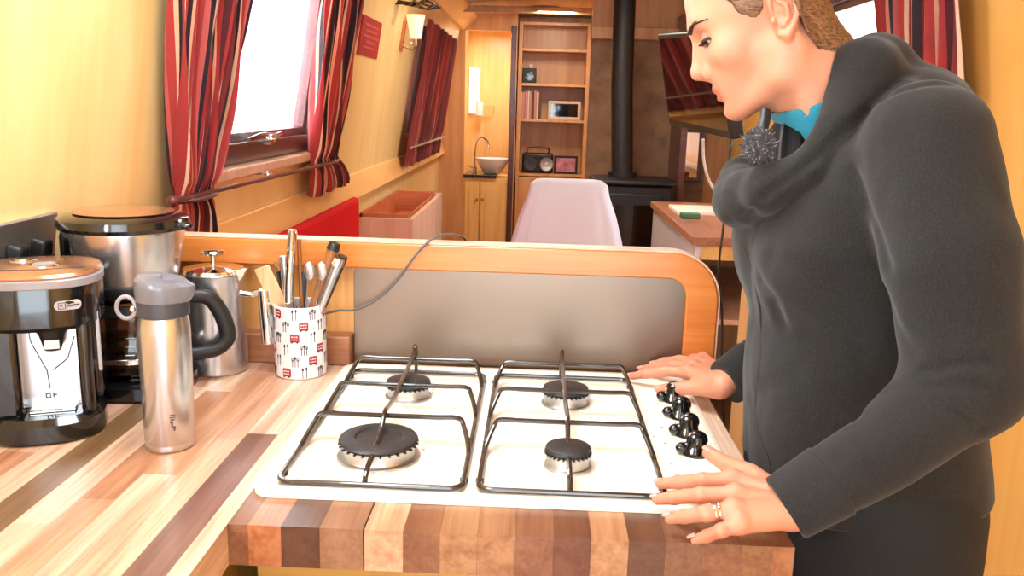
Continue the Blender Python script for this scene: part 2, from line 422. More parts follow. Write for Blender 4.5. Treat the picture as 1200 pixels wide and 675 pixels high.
# windows: dark frames, inner sash, glass
def window(name, fn, sgn, W, off=.0):
    y0, y1, z0, z1 = W; f = .045
    def P(y, z, d): return fn(y, z)+np.array([-sgn*d, 0, 0])
    mb = MB()
    def bar(ya, yb, za, zb, d0, d1):
        mb.hexa([P(ya, za, d0), P(yb, za, d0), P(yb, zb, d0), P(ya, zb, d0), P(ya, za, d1), P(yb, za, d1), P(yb, zb, d1), P(ya, zb, d1)])
    bar(y0-.005, y1+.005, z0-.005, z0+f, -.055, .012); bar(y0-.005, y1+.005, z1-f, z1+.005, -.055, .012)
    bar(y0-.005, y0+f, z0+f, z1-f, -.055, .012); bar(y1-f, y1+.005, z0+f, z1-f, -.055, .012)
    fr = struct(name, mb, MT['dark_trim'], bevel=.003)
    mb = MB(); g = f+.022
    bar(y0+f, y1-f, z0+f, z0+g, -.05, -.012); bar(y0+f, y1-f, z1-g, z1-f, -.05, -.012); bar(y0+f, y0+g, z0+g, z1-g, -.05, -.012); bar(y1-g, y1-f, z0+g, z1-g, -.05, -.012)
    mb.build('sash', MT['dark_trim'], fr, bevel=.002)
    mb = MB(); bar(y0+g-.004, y1-g+.004, z0+g-.004, z1-g+.004, -.035, -.031); mb.build('glass_pane', MT['glass'], fr, smooth=0)
    return fr
wA = window('window_1', wl, -1, W1)
# sill board and brass catch of window 1
mb = MB(); y0, y1, z0, z1 = W1
mb.hexa([wl(y0-.05, z0-.035), wl(y1+.04, z0-.035), wl(y1+.04, z0-.035, .045), wl(y0-.05, z0-.035, .045), wl(y0-.05, z0-.008), wl(y1+.04, z0-.008), wl(y1+.04, z0-.008, .045), wl(y0-.05, z0-.008, .045)])
mb.build('window_sill', MT['pink_wood'], wA, bevel=.004)
c = atL(312, 160, .02); mb = MB()
mb.tube([c+(0, -.14, -.004), c+(0, -.05, .002), c, c+(0, .09, -.002), c+(0, .14, .004)], [.006, .009, .012, .009, .006], 10)
mb.tube([c+(-.02, 0, -.01), c+(.012, 0, -.01)], .012, 12); mb.ball(c+(.014, 0, -.006), .012, 12)
mb.build('window_catch', MT['chrome'], wA)
window('window_2', wl, -1, W2); window('window_3', wl, -1, W3); window('window_4', wr, 1, RW1)

# back of the cabin behind the camera: wall pieces around an opening left for fill light
mb = MB(); mb.box((XL-.05, YB-.05, 0), (-.5, YB, ZC+.06)); mb.box((.8, YB-.05, 0), (XR+.05, YB, ZC+.06)); mb.box((-.5, YB-.05, 1.98), (.8, YB, ZC+.06))
struct('wall_back', mb, MT['wall'], smooth=0)

# far bulkhead with the bathroom opening
DX0, DX1 = -.585, -.2
mb = MB(); mb.box((XL-.05, YE, 0), (DX0, YE+.04, ZC+.06)); mb.box((DX0, YE, 1.93), (DX1, YE+.04, ZC+.06))
mb.box((DX1, YE+.3, 0), (.42, YE+.34, ZC+.06)); mb.box((DX1, YE, 0), (DX1+.02, YE+.34, ZC+.06))
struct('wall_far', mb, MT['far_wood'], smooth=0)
mb = MB(); mb.box((DX0-.2, YE+.86, 0), (DX1+.1, YE+.9, ZC+.06)); mb.box((DX0-.14, YE+.04, 0), (DX0-.1, YE+.86, ZC+.06)); mb.box((DX1+.02, YE+.34, 0), (DX1+.06, YE+.86, ZC+.06))
struct('wall_bathroom', mb, MT['yellow_wood'], smooth=0)
mb = MB(); mb.box((DX1-.03, YE-.015, .0), (DX1+.012, YE+.03, 1.97)); struct('trim_6', mb, MT['dark_trim'], bevel=.003)
# wall between the stove recess and the bow
mb = MB(); mb.box((.40, 4.45, 0), (.44, YE+.34, ZC+.06)); mb.box((.30, 4.40, .0), (XR, 4.45, ZC+.06))
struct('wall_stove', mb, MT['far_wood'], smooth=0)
mb = MB(); p = at(690, 30, y=4.28); mb.box((.29, 4.28, p[2]-.07), (XR-.12, 4.40, p[2])); struct('trim_7', mb, MT['far_wood'], bevel=.006)

# ceiling vent
t = thing('ceiling_vent', 'small dark slotted vent in the wooden ceiling', 'vent', (.02, 5.5, 2.045))
mb = MB(); mb.box((-.08, 5.46, 2.035), (.12, 5.56, 2.06)); mb.build('vent_body', MT['black_m'], t, bevel=.004)
mb = MB()
for i in range(4): mb.box((-.07, 5.475+.02*i, 2.029), (.11, 5.482+.02*i, 2.036))
mb.build('slat', MT['stone'], t)

# ------------------------------------------------------------------ curtains, rod
def curtain(top, tie, bot, wid_top, wid_tie, wid_bot, fn, zt, ztie, zb, pleats, uvrep, m, amp=.014, flare=.5, off=.05):
    """top/tie/bot: centre y at each height"""
    rows = 44; cols = pleats*14+1; V = np.zeros((rows, cols, 3)); U = np.zeros((rows, cols, 2))
    for i in range(rows):
        q = i/(rows-1); z = zt+(zb-zt)*q
        if z >= ztie:
            s = (zt-z)/(zt-ztie); e = s**2.2; yc = top+(tie-top)*e; w = wid_top+(wid_tie-wid_top)*e; a = amp*(1+.4*s)
        else:
            s = (ztie-z)/(ztie-zb); e = min(1, s*1.3)**.7; yc = tie+(bot-tie)*e; w = wid_tie+(wid_bot-wid_tie)*e; a = amp*(1.1+.3*s)
        if abs(z-ztie) < .035: a *= .45+.55*abs(z-ztie)/.035
        for j in range(cols):
            u = j/(cols-1); ph = 2*math.pi*pleats*u
            y = yc+(u-.5)*w+.25*w/pleats*math.sin(ph*.5+1.3)
            d = off+a*math.sin(ph+.5*math.sin(3*u+z*5))+.3*a*math.sin(ph*2.3+z*14)
            p = fn(y, z, d); V[i, j] = p; U[i, j] = (u*uvrep, q)
    return MB().grid(V, 0, U)
a = atL(200, 0, .05); b = atL(289, 0, .05); lt = atL(207, 233, .05); lt2 = atL(244, 228, .05); lb = atL(196, 275, .05); lb2 = atL(252, 270, .05)
ztie = lt[2]
zt = 1.9
t = thing('curtain', 'red striped curtain gathered at the near side of the big bright window', 'curtain', (XL, (a[1]+b[1])/2, 1.0), group=None)
curtain((a[1]+b[1])/2-.0, (lt[1]+lt2[1])/2, (lb[1]+lb2[1])/2, (b[1]-a[1])*1.12, (lt2[1]-lt[1]), (lb2[1]-lb[1])*.9, wl, zt, ztie, lb[2]-.06, 7, 5.0, MT['curtain'], .016).build('drape', MT['curtain'], t, solid=.0015, smooth=60)
def tie_loop(c, w, m=MT['dark_trim']):
    mb = MB(); pts = []
    for k in range(24):
        an = 2*math.pi*k/24; pts.append(c+np.array([.03*math.cos(an)+.0, w/2*math.sin(an)*1.05, 0]))
    mb.tube(pts, .005, 8, closed=True); return mb
tie_loop((lt+lt2)/2, lt2[1]-lt[1]+.03).build('tieback', MT['dark_trim'], t)
a = atL(377, 0, .05); b = atL(424, 0, .05); rt = atL(364, 192, .05); rt2 = atL(392, 189, .05); rb = atL(362, 232, .05); rb2 = atL(401, 230, .05)
t = thing('curtain', 'red striped curtain tied back at the far side of the big bright window', 'curtain', (XL, (a[1]+b[1])/2, 1.0))
curtain((a[1]+b[1])/2, (rt[1]+rt2[1])/2, (rb[1]+rb2[1])/2, (b[1]-a[1])*1.05, (rt2[1]-rt[1]), (rb2[1]-rb[1]), wl, zt, rt[2], rb[2], 6, 4.0, MT['curtain'], .016).build('drape', MT['curtain'], t, solid=.0015, smooth=60)
tie_loop((rt+rt2)/2, rt2[1]-rt[1]+.03).build('tieback', MT['dark_trim'], t)
# rail between the tiebacks
mb = MB(); p0 = atL(205, 235, .07); p1 = atL(391, 190, .07)
mb.tube([p0, p1], .0055, 10); mb.ball(p1+(0, .01, 0), .011, 12); mb.ball(p0-(0, .01, 0), .011, 12)
tag(mb.build('curtain_rail', MT['dark_trim']), 'thin dark rail running below the window between the curtain ties', 'rail')
mb = MB(); c = atL(314, 205, .06); mb.tube([c-(.06, 0, 0), c], .007, 10); mb.ball(c, .011, 12)
tag(mb.build('rail_bracket', MT['chrome']), 'small bright bracket holding the thin rail under the window', 'bracket')

# far left curtain over window 2
bl = atL(465, 195, .06); br = atL(521, 185, .06); tl = atL(490, 34, .06); tr = atL(536, 52, .06)
y0c, y1c = bl[1], min(br[1], 5.45)
t = thing('curtain', 'short maroon striped curtain drawn across the far window beside the wall lamp', 'curtain', (XL, (y0c+y1c)/2, 1.0))
zt2 = 1.80; zb2 = 1.02
rows = 30; cols = 120; V = np.zeros((rows, cols, 3)); U = np.zeros((rows, cols, 2))
for i in range(rows):
    q = i/(rows-1); z = zt2+(zb2-zt2)*q; tie = math.exp(-((q-.86)/.03)**2)
    for j in range(cols):
        u = j/(cols-1); y = 3.78+(5.4-3.78)*u
        d = .055+(.018-.012*tie)*math.sin(2*math.pi*11*u+.4*math.sin(q*6))+.006*math.sin(40*u+q*3)
        V[i, j] = wl(y, z, d); U[i, j] = (u*4.4, q)
MB().grid(V, 0, U).build('drape', MT['curtain_d'], t, solid=.0015, smooth=60)
zt_ = zt2+(zb2-zt2)*.86; MB().tube([wl(3.72, zt_, .085), wl(5.42, zt_, .085)], .006, 8).build('tieback', MT['alu'], t)

# right-hand curtain by the woman's shoulder
ra = atR(1030, 20, .06); rb_ = atR(1128, 20, .06)
t = thing('curtain', 'red and black striped curtain hanging behind the woman at the right window', 'curtain', (XR, (ra[1]+rb_[1])/2, 1.0))
rows = 24; cols = 120; V = np.zeros((rows, cols, 3)); U = np.zeros((rows, cols, 2))
ya, yb = rb_[1]-.0, ra[1]+.0
for i in range(rows):
    q = i/(rows-1); z = 1.93+(1.08-1.93)*q
    for j in range(cols):
        u = j/(cols-1); y = ya+(yb-ya)*u
        V[i, j] = wr(y, z, .06+.018*math.sin(2*math.pi*7*u+.5*math.sin(q*5))+.005*math.sin(50*u+q*9)); U[i, j] = (u*2.6+.62, q)
MB().grid(V, 0, U).build('drape', MT['curtain'], t, solid=.0015, smooth=60)

# red notice on the left wall
cs = [atL(425, 17, .006), atL(446, 26, .006), atL(443, 69, .006), atL(420, 64, .006)]
yA = (cs[0][1]+cs[3][1])/2; yB_ = (cs[1][1]+cs[2][1])/2; zA = 1.60; zB = 1.745
zA = (cs[2][2]+cs[3][2])/2; zB = (cs[0][2]+cs[1][2])/2
t = thing('wall_notice', 'red printed notice on the wooden wall beyond the big window', 'sign', tuple(wl((yA+yB_)/2, zA)))
MB().hexa([wl(yA, zA), wl(yB_, zA), wl(yB_, zA, .008), wl(yA, zA, .008), wl(yA, zB), wl(yB_, zB), wl(yB_, zB, .008), wl(yA, zB, .008)]).build('board', MT['red_sign'], t)
mb = MB()
for k, (s, e) in enumerate([(.15, .85), (.2, .8), (.1, .9), (.25, .75), (.15, .7)]):
    z = zB-.025-(zB-zA-.04)*k/5; h = .008
    ya_ = yA+(yB_-yA)*s; yb_ = yA+(yB_-yA)*e
    mb.hexa([wl(ya_, z-h, .008), wl(yb_, z-h, .008), wl(yb_, z-h, .0095), wl(ya_, z-h, .0095), wl(ya_, z, .008), wl(yb_, z, .008), wl(yb_, z, .0095), wl(ya_, z, .0095)])
mb.build('printed_lines', mat('notice_print', (206, 96, 88), .6), t)

# wall lamp
c = atL(487, 48, .07)
t = thing('wall_lamp', 'small wall lamp with frosted pink shade above the far maroon curtain', 'lamp', tuple(c))
MB().lathe([(0, 0), (.028, .002), (.034, .05), (.046, .11), (.044, .11), (.032, .05), (.0, .01)], c+(0, 0, .01), 24).build('lamp_shade', MT['shade'], t)
mb = MB(); mb.tube(spline([c-(.07, 0, .02), c-(.03, 0, .04), c-(0, 0, .02), c+(0, 0, .012)]), .007, 10); mb.tube([c-(.01, .07, .012), c+(-.01, .07, -.012)], .005, 8)
mb.build('arm', MT['chrome'], t)
mb = MB(); mb.hexa([wl(c[1]-.03, c[2]-.05), wl(c[1]+.03, c[2]-.05), wl(c[1]+.03, c[2]-.05, .01), wl(c[1]-.03, c[2]-.05, .01), wl(c[1]-.03, c[2]+.09), wl(c[1]+.03, c[2]+.09), wl(c[1]+.03, c[2]+.09, .01), wl(c[1]-.03, c[2]+.09, .01)])
mb.build('back_plate', MT['board_v'], t, bevel=.003)

# twisted iron ornament hanging by the left wall
c = at(482, 2, y=3.1)
mb = MB(); rr = random.Random(5)
for k in range(7):
    pts = []; a0 = rr.uniform(0, 6.28); L_ = .2
    for i in range(7):
        s = i/6; pts.append(c+np.array([-.11+.24*s+.02*math.sin(a0+5*s), .05*math.sin(a0+7*s), .012*math.cos(a0*2+9*s)+.03*s*math.sin(a0)]))
    mb.tube(spline(pts, 5), [.0045]*31, 7)
mb.tube(spline([c+(-.1, 0, 0), c+(-.02, .02, .1), c+(.0, .0, 1.995-c[2]+.03)], 6), .004, 7)
tag(mb.build('twisted_ornament', MT['iron']), 'dark tangled twig-like ornament hanging near the ceiling on the left', 'ornament')

# ------------------------------------------------------------------ saloon furniture
# red bench back below the gunwale
mb = MB(); p = at(310, 275, x=-.72)
mb.box((XL+.053, .66, .42), (XL+.088, 2.45, 1.0)); o = None
t = thing('bench_seat', 'bright red upholstered bench back under the window ledge', 'bench', (XL+.1, 1.6, 0))
mb.build('backrest', MT['red_cl'], t, bevel=.02, seg=3)
MB().box((XL+.016, .66, .32), (XL+.5, 2.5, .42)).build('seat_cushion', MT['red_cl'], t, bevel=.03, seg=3)
MB().box((XL+.016, .66, 0), (XL+.48, 2.5, .32)).build('bench_base', MT['cab'], t, bevel=.004)

# limed wood chest with tray
fl = at(484, 257, z=.90); bk = at(518, 226, z=.90); x1 = fl[0]; y0 = fl[1]; y1 = bk[1]
t = thing('storage_chest', 'pale wooden chest with open tray top by the left wall', 'chest', ((XL+x1)/2, (y0+y1)/2, 0))
mb = MB(); th = .02
mb.box((XL+.02, y0, 0), (x1, y0+th, .9)); mb.box((XL+.02, y1-th, 0), (x1, y1, .9)); mb.box((x1-th, y0+th, 0), (x1, y1-th, .9)); mb.box((XL+.02, y0+th, 0), (XL+.02+th, y1-th, .9)); mb.box((XL+.04, y0+th, .78), (x1-th, y1-th, .80))
mb.build('body', MT['pink_wood'], t, bevel=.002)
tt = thing('wooden_tray', 'reddish wooden tray with slotted handle resting in the pale chest', 'tray', ((XL+x1)/2, (y0+y1)/2, .8))
mb = MB(); a0, a1, b0, b1 = XL+.05, x1-.03, y0+.06, y1-.08
mb.box((a0, b0, .80), (a1, b1, .812)); mb.box((a0, b0, .812), (a0+.012, b1, .915)); mb.box((a1-.012, b0, .812), (a1, b1, .9)); mb.box((a0, b1-.012, .812), (a1, b1, .915))
cx = (a0+a1)/2
mb.box((a0, b0, .812), (a1, b0+.012, .868)); mb.box((a0, b0, .868), (cx-.045, b0+.012, .892)); mb.box((cx+.045, b0, .868), (a1, b0+.012, .892)); mb.box((a0, b0, .892), (a1, b0+.012, .912))
mb.build('tray_body', wood('tray_wood', (206, 120, 74), (176, 88, 50), 'x', 4), tt, bevel=.002)
MB().box((x1-.001, y0+.02, .3), (x1+.002, y0+.06, .34)).build('catch', MT['dark_trim'], t)

# chair draped with a white sheet
c0 = at(668, 212, y=2.2); zt = c0[2]
t = thing('chair', 'chair completely covered by a draped white sheet behind the hob panel', 'chair', (c0[0], 2.3, 0))
rows = []
for zz, hw, hd in [(zt, .095, .02), (zt-.004, .122, .045), (zt-.02, .142, .062), (zt-.06, .150, .075), (zt-.14, .178, .09), (zt-.24, .203, .11), (zt-.4, .225, .16), (zt-.62, .235, .22), (zt-.9, .25, .26)]:
    ring = []
    for k in range(120):
        an = 2*math.pi*k/120; ca, sa = math.cos(an), math.sin(an); ca = math.copysign(abs(ca)**.6, ca); sa = math.copysign(abs(sa)**.6, sa)
        f = (zt-zz)/.9; rp = 1+.10*f**.8*math.sin(9*an+1)+.05*f*math.sin(17*an+2)
        ring.append((c0[0]+hw*ca*rp, 2.28+hd*sa*rp+(.1*f), zz))
    rows.append(ring)
mb = MB(); mb.grid(np.array(rows)[::-1], closed=True); n0 = len(mb.v); mb.add([rows[0][k] for k in range(120)], [tuple(range(120))])
mb.build('draped_sheet', MT['white_cl'], t, smooth=70)
mb = MB()
mb.box((c0[0]-.18, 2.22, .42), (c0[0]+.18, 2.5, .47)); mb.build('seat', MT['cab'], t, bevel=.01)
MB().box((c0[0]-.10, 2.265, .47), (c0[0]+.10, 2.295, zt-.03)).build('backrest', MT['cab'], t, bevel=.01)
for sx in (-.15, .15):
    for yy in (2.25, 2.47): MB().tube([(c0[0]+sx, yy, 0), (c0[0]+sx, yy, .42)], .016, 10).build('leg', MT['cab'], t)

# vanity cupboard, basin, tap
t = thing('vanity_cabinet', 'pale oak cupboard with dark stone top in the far bathroom', 'cabinet', (-.39, YE+.2, 0))
MB().box((DX0, YE-.0, 0), (DX1-.03, YE+.42, .79)).build('body', MT['yellow_wood'], t, bevel=.003)
MB().box((DX0, YE-.03, .79), (DX1-.12, YE+.42, .815)).build('countertop', MT['stone'], t, bevel=.004)
for xa, xb in ((DX0+.015, -.455), (-.445, DX1-.045)):
    dr = MB().box((xa, YE-.022, .05), (xb, YE-.002, .76)).build('door', MT['yellow_wood'], t, bevel=.003)
    MB().box((xa+.035, YE-.03, .1), (xb-.035, YE-.021, .71)).build('raised_panel', MT['yellow_wood'], dr, bevel=.006)
    MB().ball((xb-.018 if xa < -.5 else xa+.018, YE-.035, .62), .012, 12).build('knob', MT['board_v'], dr)
bc = at(577, 196, y=YE+.13); bx = bc[0]
MB().lathe([(0, 0), (.06, 0), (.075, .01), (.13, .10), (.138, .125), (.131, .125), (.07, .03), (0, .02)], (bx, YE+.14, .815), 40).build('basin', MT['white_gl'])
tag(bpy.data.objects['basin'], 'round white countertop basin in the far bathroom', 'basin')
tp = thing('basin_tap', 'tall arched chrome tap beside the white basin', 'tap', (bx-.14, YE+.12, .815))
b0 = np.array((bx-.14, YE+.06, .815))
MB().tube(spline([b0, b0+(0, 0, .2), b0+(.02, 0, .27), b0+(.06, .01, .29), b0+(.10, .02, .26), b0+(.11, .02, .2)], 6), .009, 10).build('spout', MT['chrome'], tp)
MB().tube([b0+(0, 0, 0), b0+(0, 0, .06)], .018, 14).build('tap_body', MT['chrome'], tp)
MB().tube([b0+(0, -.0, .04), b0+(-.05, -.01, .07)], .006, 8).build('lever', MT['chrome'], tp)
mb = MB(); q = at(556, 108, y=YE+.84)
t = thing('glow_strip', 'narrow tall glowing strip on the bathroom wall above the tap', 'light', tuple(q))
MB().box((q[0]-.035, YE+.82, q[2]-.18), (q[0]+.035, YE+.845, q[2]+.2)).build('glow_panel', mat('glowing_panel', (255, 244, 230), .4, emit=(255, 244, 232), es=1.6), t, bevel=.004)  # bright strip made by emission put into the panel material
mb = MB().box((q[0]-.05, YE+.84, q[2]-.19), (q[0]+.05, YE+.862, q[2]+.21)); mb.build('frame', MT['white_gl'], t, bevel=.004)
q = at(562, 127, y=YE+.78)
t = thing('toilet_roll_holder', 'white roll on a chrome holder on the bathroom wall', 'holder', tuple(q))
MB().tube([q+(0, 0, -.06), q+(0, 0, .06)], .035, 18).build('roll', MT['white_gl'], t)
MB().tube([q+(0, 0, 0), q+(.12, 0, .02), q+(.12, .08, .02)], .006, 8).build('bar', MT['chrome'], t)

# bookcase
BX0, BX1 = DX1+.03, .39
zs = [at(645, v, y=YE)[2] for v in (26, 57, 98, 140, 204)]
t = thing('bookcase', 'tall open wooden bookcase with four shelves at the far end', 'bookcase', ((BX0+BX1)/2, YE+.15, 0))
MB().box((BX0, YE, 0), (BX0+.03, YE+.28, zs[0])).build('side_panel', MT['far_wood'], t, bevel=.002)
MB().box((BX1-.03, YE, 0), (BX1, YE+.28, zs[0])).build('side_panel', MT['far_wood'], t, bevel=.002)
MB().box((BX0+.03, YE+.26, 0), (BX1-.03, YE+.28, zs[0])).build('back_panel', MT['far_wood'], t)
for z in zs: MB().box((BX0+.03, YE+.005, z-.022), (BX1-.03, YE+.26, z)).build('shelf', MT['far_wood'], t, bevel=.002)
for xa, xb in ((BX0+.03, .09), (.095, BX1-.03)): 
    dr = MB().box((xa, YE-.012, .06), (xb, YE+.004, zs[4]-.03)).build('door', MT['far_wood'], t, bevel=.004)
    MB().ball(((xa+xb)/2, YE-.018, .6), .01, 10).build('knob', MT['chrome'], dr)
# things on the shelves
def on(u, k): return at(u, 100, y=YE+.06)[0], zs[k]
x, z = on(620, 2); tq = thing('speaker', 'small black box speaker on the upper bookcase shelf', 'speaker', (x, YE+.1, z))
MB().box((x-.055, YE+.04, z), (x+.055, YE+.15, z+.115)).build('case', MT['black_m'], tq, bevel=.006)
MB().lathe([(0, 0), (.03, 0), (.036, .004), (0, .006)], (0, 0, 0), 20).build('cone', MT['black'], tq, local=True).matrix_local = Matrix.Translation((0, -.062, .055)) @ Matrix.Rotation(math.pi/2, 4, 'X')
x, z = on(620, 2); MB().lathe([(0, 0), (.02, 0), (.022, .03), (.016, .034), (0, .034)], (x+.01, YE+.1, z+.115), 16).build('small_pot', MT['book_w'])
tag(bpy.data.objects['small_pot'], 'tiny cream pot standing on the small black speaker', 'pot')
x0 = on(612, 3)[0]; cols = ['book_w', 'book_p', 'book_p', 'book_w', 'book_p', 'book_d', 'book_p', 'book_w', 'book_d']
xx = x0-.015
for i, k in enumerate(cols):
    wdt = random.uniform(.017, .024); h = .205+.02*random.random(); z = zs[3]
    o = MB().box((xx, YE+.03, z), (xx+wdt-.002, YE+.18, z+h)).build('book', MT[k], bevel=.002)
    nm = {'book_w': 'cream', 'book_p': 'pinkish', 'book_d': 'dark'}[k]
    tag(o, nm+' book standing %s from the left on the middle bookcase shelf' % ('first', 'second', 'third', 'fourth', 'fifth', 'sixth', 'seventh', 'eighth', 'ninth')[i], 'book', 'books on the middle bookcase shelf')
    xx += wdt
a = at(643, 112, y=YE+.05); b = at(680, 135, y=YE+.05)
t = thing('digital_photo_frame', 'cream framed black screen beside the row of books', 'picture frame', ((a[0]+b[0])/2, YE+.05, zs[3]))
mb = MB(); h1 = zs[3]+(a[2]-b[2])
mb.box((a[0], YE+.04, zs[3]), (b[0], YE+.06, zs[3]+.022)); mb.box((a[0], YE+.04, h1-.022), (b[0], YE+.06, h1)); mb.box((a[0], YE+.04, zs[3]+.022), (a[0]+.022, YE+.06, h1-.022)); mb.box((b[0]-.022, YE+.04, zs[3]+.022), (b[0], YE+.06, h1-.022))
mb.build('frame', MT['book_w'], t, bevel=.003); MB().box((a[0]+.02, YE+.05, zs[3]+.02), (b[0]-.02, YE+.065, h1-.02)).build('screen', MT['screen'], t)
a = at(612, 178, y=YE+.03); b = at(648, 201, y=YE+.03); z = zs[4]
t = thing('portable_radio', 'dark portable radio with round silver speaker on the lowest shelf', 'radio', ((a[0]+b[0])/2, YE+.08, z))
MB().box((a[0], YE+.03, z), (b[0], YE+.14, z+.16)).build('case', MT['black_m'], t, bevel=.02, seg=3)
for fx in (.28, .78):
    cc = a[0]+(b[0]-a[0])*fx
    o = MB().lathe([(0, .004), (.018, .003), (.02, .008), (.05, .012), (.056, .004), (.056, 0), (0, 0)], (0, 0, 0), 24).build('speaker_cone', MT['alu'] if fx > .5 else MT['dgrey'], t, local=True)
    o.matrix_local = Matrix.Translation((cc-(a[0]+b[0])/2, -.05, .075)) @ Matrix.Rotation(math.pi/2, 4, 'X')
MB().tube(spline([(a[0]+.04, YE+.08, z+.155), (a[0]+.05, YE+.08, z+.2), (b[0]-.05, YE+.08, z+.2), (b[0]-.04, YE+.08, z+.155)], 5), .006, 8).build('handle', MT['black_m'], t)
a = at(651, 181, y=YE+.05); b = at(675, 201, y=YE+.05); h1 = z+.145
t = thing('photo_frame', 'small dark framed pink photograph beside the radio', 'picture frame', ((a[0]+b[0])/2, YE+.06, z))
MB().box((a[0]-.01, YE+.05, z), (b[0]+.01, YE+.065, h1)).build('frame', MT['black_m'], t, bevel=.003)
MB().box((a[0]+.008, YE+.046, z+.018), (b[0]-.008, YE+.052, h1-.018)).build('photograph', MT['photo'], t)

# stove with flue on raised hearth
SX0, SX1, SY0, SY1 = .33, .74, 3.75, 4.1
t = thing('wood_stove', 'black cast iron stove with tall flue pipe on a dark hearth', 'stove', ((SX0+SX1)/2, 3.95, 0))
MB().box((.30, 3.55, 0), (.84, 4.27, .45)).build('hearth', MT['black_stove'], t, bevel=.01)
MB().box((SX0, SY0, .5), (SX1, SY1, .965)).build('firebox', MT['black_stove'], t, bevel=.015)
MB().box((SX0-.02, SY0-.025, .965), (SX1+.02, SY1+.02, .99)).build('top_plate', MT['black_stove'], t, bevel=.008)
dr = MB().box((SX0+.05, SY0-.02, .56), (SX1-.05, SY0, .92)).build('door', MT['black_stove'], t, bevel=.01)
MB().box((SX0+.09, SY0-.026, .62), (SX1-.09, SY0-.018, .86)).build('glass', MT['screen'], dr)
MB().tube([(SX1-.035, SY0-.02, .78), (SX1-.035, SY0-.06, .78), (SX1-.035, SY0-.07, .70)], .008, 10).build('handle', MT['alu'], dr)
for sx in (SX0+.04, SX1-.04):
    for sy in (SY0+.04, SY1-.04): MB().tube([(sx, sy, .45), (sx, sy, .5)], .016, 10).build('leg', MT['black_stove'], t)
fx = at(728, 150, y=3.98)[0]
MB().tube([(fx+.02, 3.98, .985), (fx-.01, 3.98, 1.5), (fx-.02, 3.98, 2.05)], .06, 24).build('flue_pipe', MT['black_stove'], t)
MB().lathe([(.062, 0), (.08, 0), (.08, .03), (.062, .03)], (fx+.02, 3.98, .988), 24).build('collar', MT['black_stove'], t)
pz = at(690, 30, y=4.28)[2]-.07
mb = MB(); mb.box((.30, 4.375, .0), (1.02, 4.399, pz)); tag(mb.build('tile_panel', MT['slate_tile']), 'brown slate tiled panel on the wall behind the stove', 'tiles')
bpy.data.objects['tile_panel']['kind'] = 'structure'
mb = MB(); mb.box((.80, 4.0, .0), (.84, 4.37, 1.9)); struct('trim_8', mb, MT['dark_trim'], bevel=.004)

# television on a wall arm
A = at(784, 146, y=2.6); B = at(858, 164, y=1.95); Tl = at(764, 40, y=2.6)
up = Tl-A; up = up+np.array([.02, 0, 0]); ax = B-A; nrm = np.cross(ax, up); nrm /= np.linalg.norm(nrm)
if nrm[0] > 0: nrm = -nrm
t = thing('television', 'black flat television on the right reflecting a bright window', 'television', tuple(A))
bk = -nrm*.045
MB().hexa([A, B, B+bk, A+bk, A+up, B+up, B+up+bk, A+up+bk]).build('casing', MT['black_m'], t, bevel=.006)
e = .05; C_ = lambda s, r: A+ax*s+up*r+nrm*.0015
MB().hexa([C_(.03, .07), C_(.97, .07), C_(.97, .07)-nrm*.003, C_(.03, .07)-nrm*.003, C_(.03, .95), C_(.97, .95), C_(.97, .95)-nrm*.003, C_(.03, .95)-nrm*.003]).build('screen', MT['screen'], t)
m_ = A+ax*.5+up*.5+bk
MB().tube([m_, m_+(.06, .01, .02), m_+(.10, .02, .10), (m_[0]+.10, m_[1]+.02, ZC+.02)], .014, 10).build('wall_arm', MT['black_m'], t)

# desk / sideboard on the right
p = at(816, 277, z=.93); q = at(792, 256, z=.93); dx0, dy0 = p[0], p[1]; dy1 = 3.3
t = thing('sideboard', 'wooden sideboard with pale end panel and open shelf at the right', 'sideboard', (.85, dy0+.5, 0))
MB().box((dx0-.015, dy0-.015, .90), (XR-.06, dy1, .93)).build('top', wood('sideboard_top', (176, 120, 92), (146, 92, 68), 'y', 4), t, bevel=.003)
MB().box((dx0, dy0+.005, 0), (dx0+.02, dy1, .90)).build('end_panel', MT['white_gl'], t, bevel=.002)
MB().box((dx0+.02, dy0, .845), (XR-.08, dy0+.018, .90)).build('drawer', MT['yellow_wood'], t, bevel=.002)
MB().box((dx0+.02, dy0+.03, .60), (XR-.08, dy1, .62)).build('shelf', MT['pink_wood'], t, bevel=.002)
MB().box((XR-.08, dy0, 0), (XR-.06, dy1, .90)).build('end_panel', MT['yellow_wood'], t, bevel=.002)
MB().box((dx0+.02, dy1-.02, 0), (XR-.08, dy1, .90)).build('back_panel', MT['far_wood'], t)
k = at(878, 370, y=1.75); mb = MB(); mb.box((k[0]-.02, 1.35, 0), (k[0]+.02, 1.8, 1.0)); tag(mb.build('end_post', MT['yellow_wood'], bevel=.004), 'upright orange wood end panel just left of the woman', 'panel')
g = at(812, 245, z=.94); MB().box((g[0]-.09, g[1]-.14, .93), (g[0]+.13, g[1]+.12, .945)).build('papers', MT['paper'], bevel=.002)
tag(bpy.data.objects['papers'], 'stack of white papers on the sideboard', 'papers')
g = at(808, 252, z=.96); MB().box((g[0]-.035, g[1]-.02, .945), (g[0]+.04, g[1]+.03, .97)).build('tin', MT['green'], bevel=.004)
tag(bpy.data.objects['tin'], 'small green tin lying on the papers', 'tin')
# dark framed mirror on the wood below the television
a = at(790, 150, y=4.3); b = at(822, 214, y=4.3)
t = thing('framed_mirror', 'small dark framed mirror below the television', 'mirror', (a[0], 4.3, b[2]))
MB().box((a[0], 4.345, b[2]), (b[0], 4.372, a[2])).build('frame', MT['dark_trim'], t, bevel=.004)
MB().box((a[0]+.025, 4.338, b[2]+.025), (b[0]-.025, 4.346, a[2]-.025)).build('mirror_glass', MT['mirror'], t)
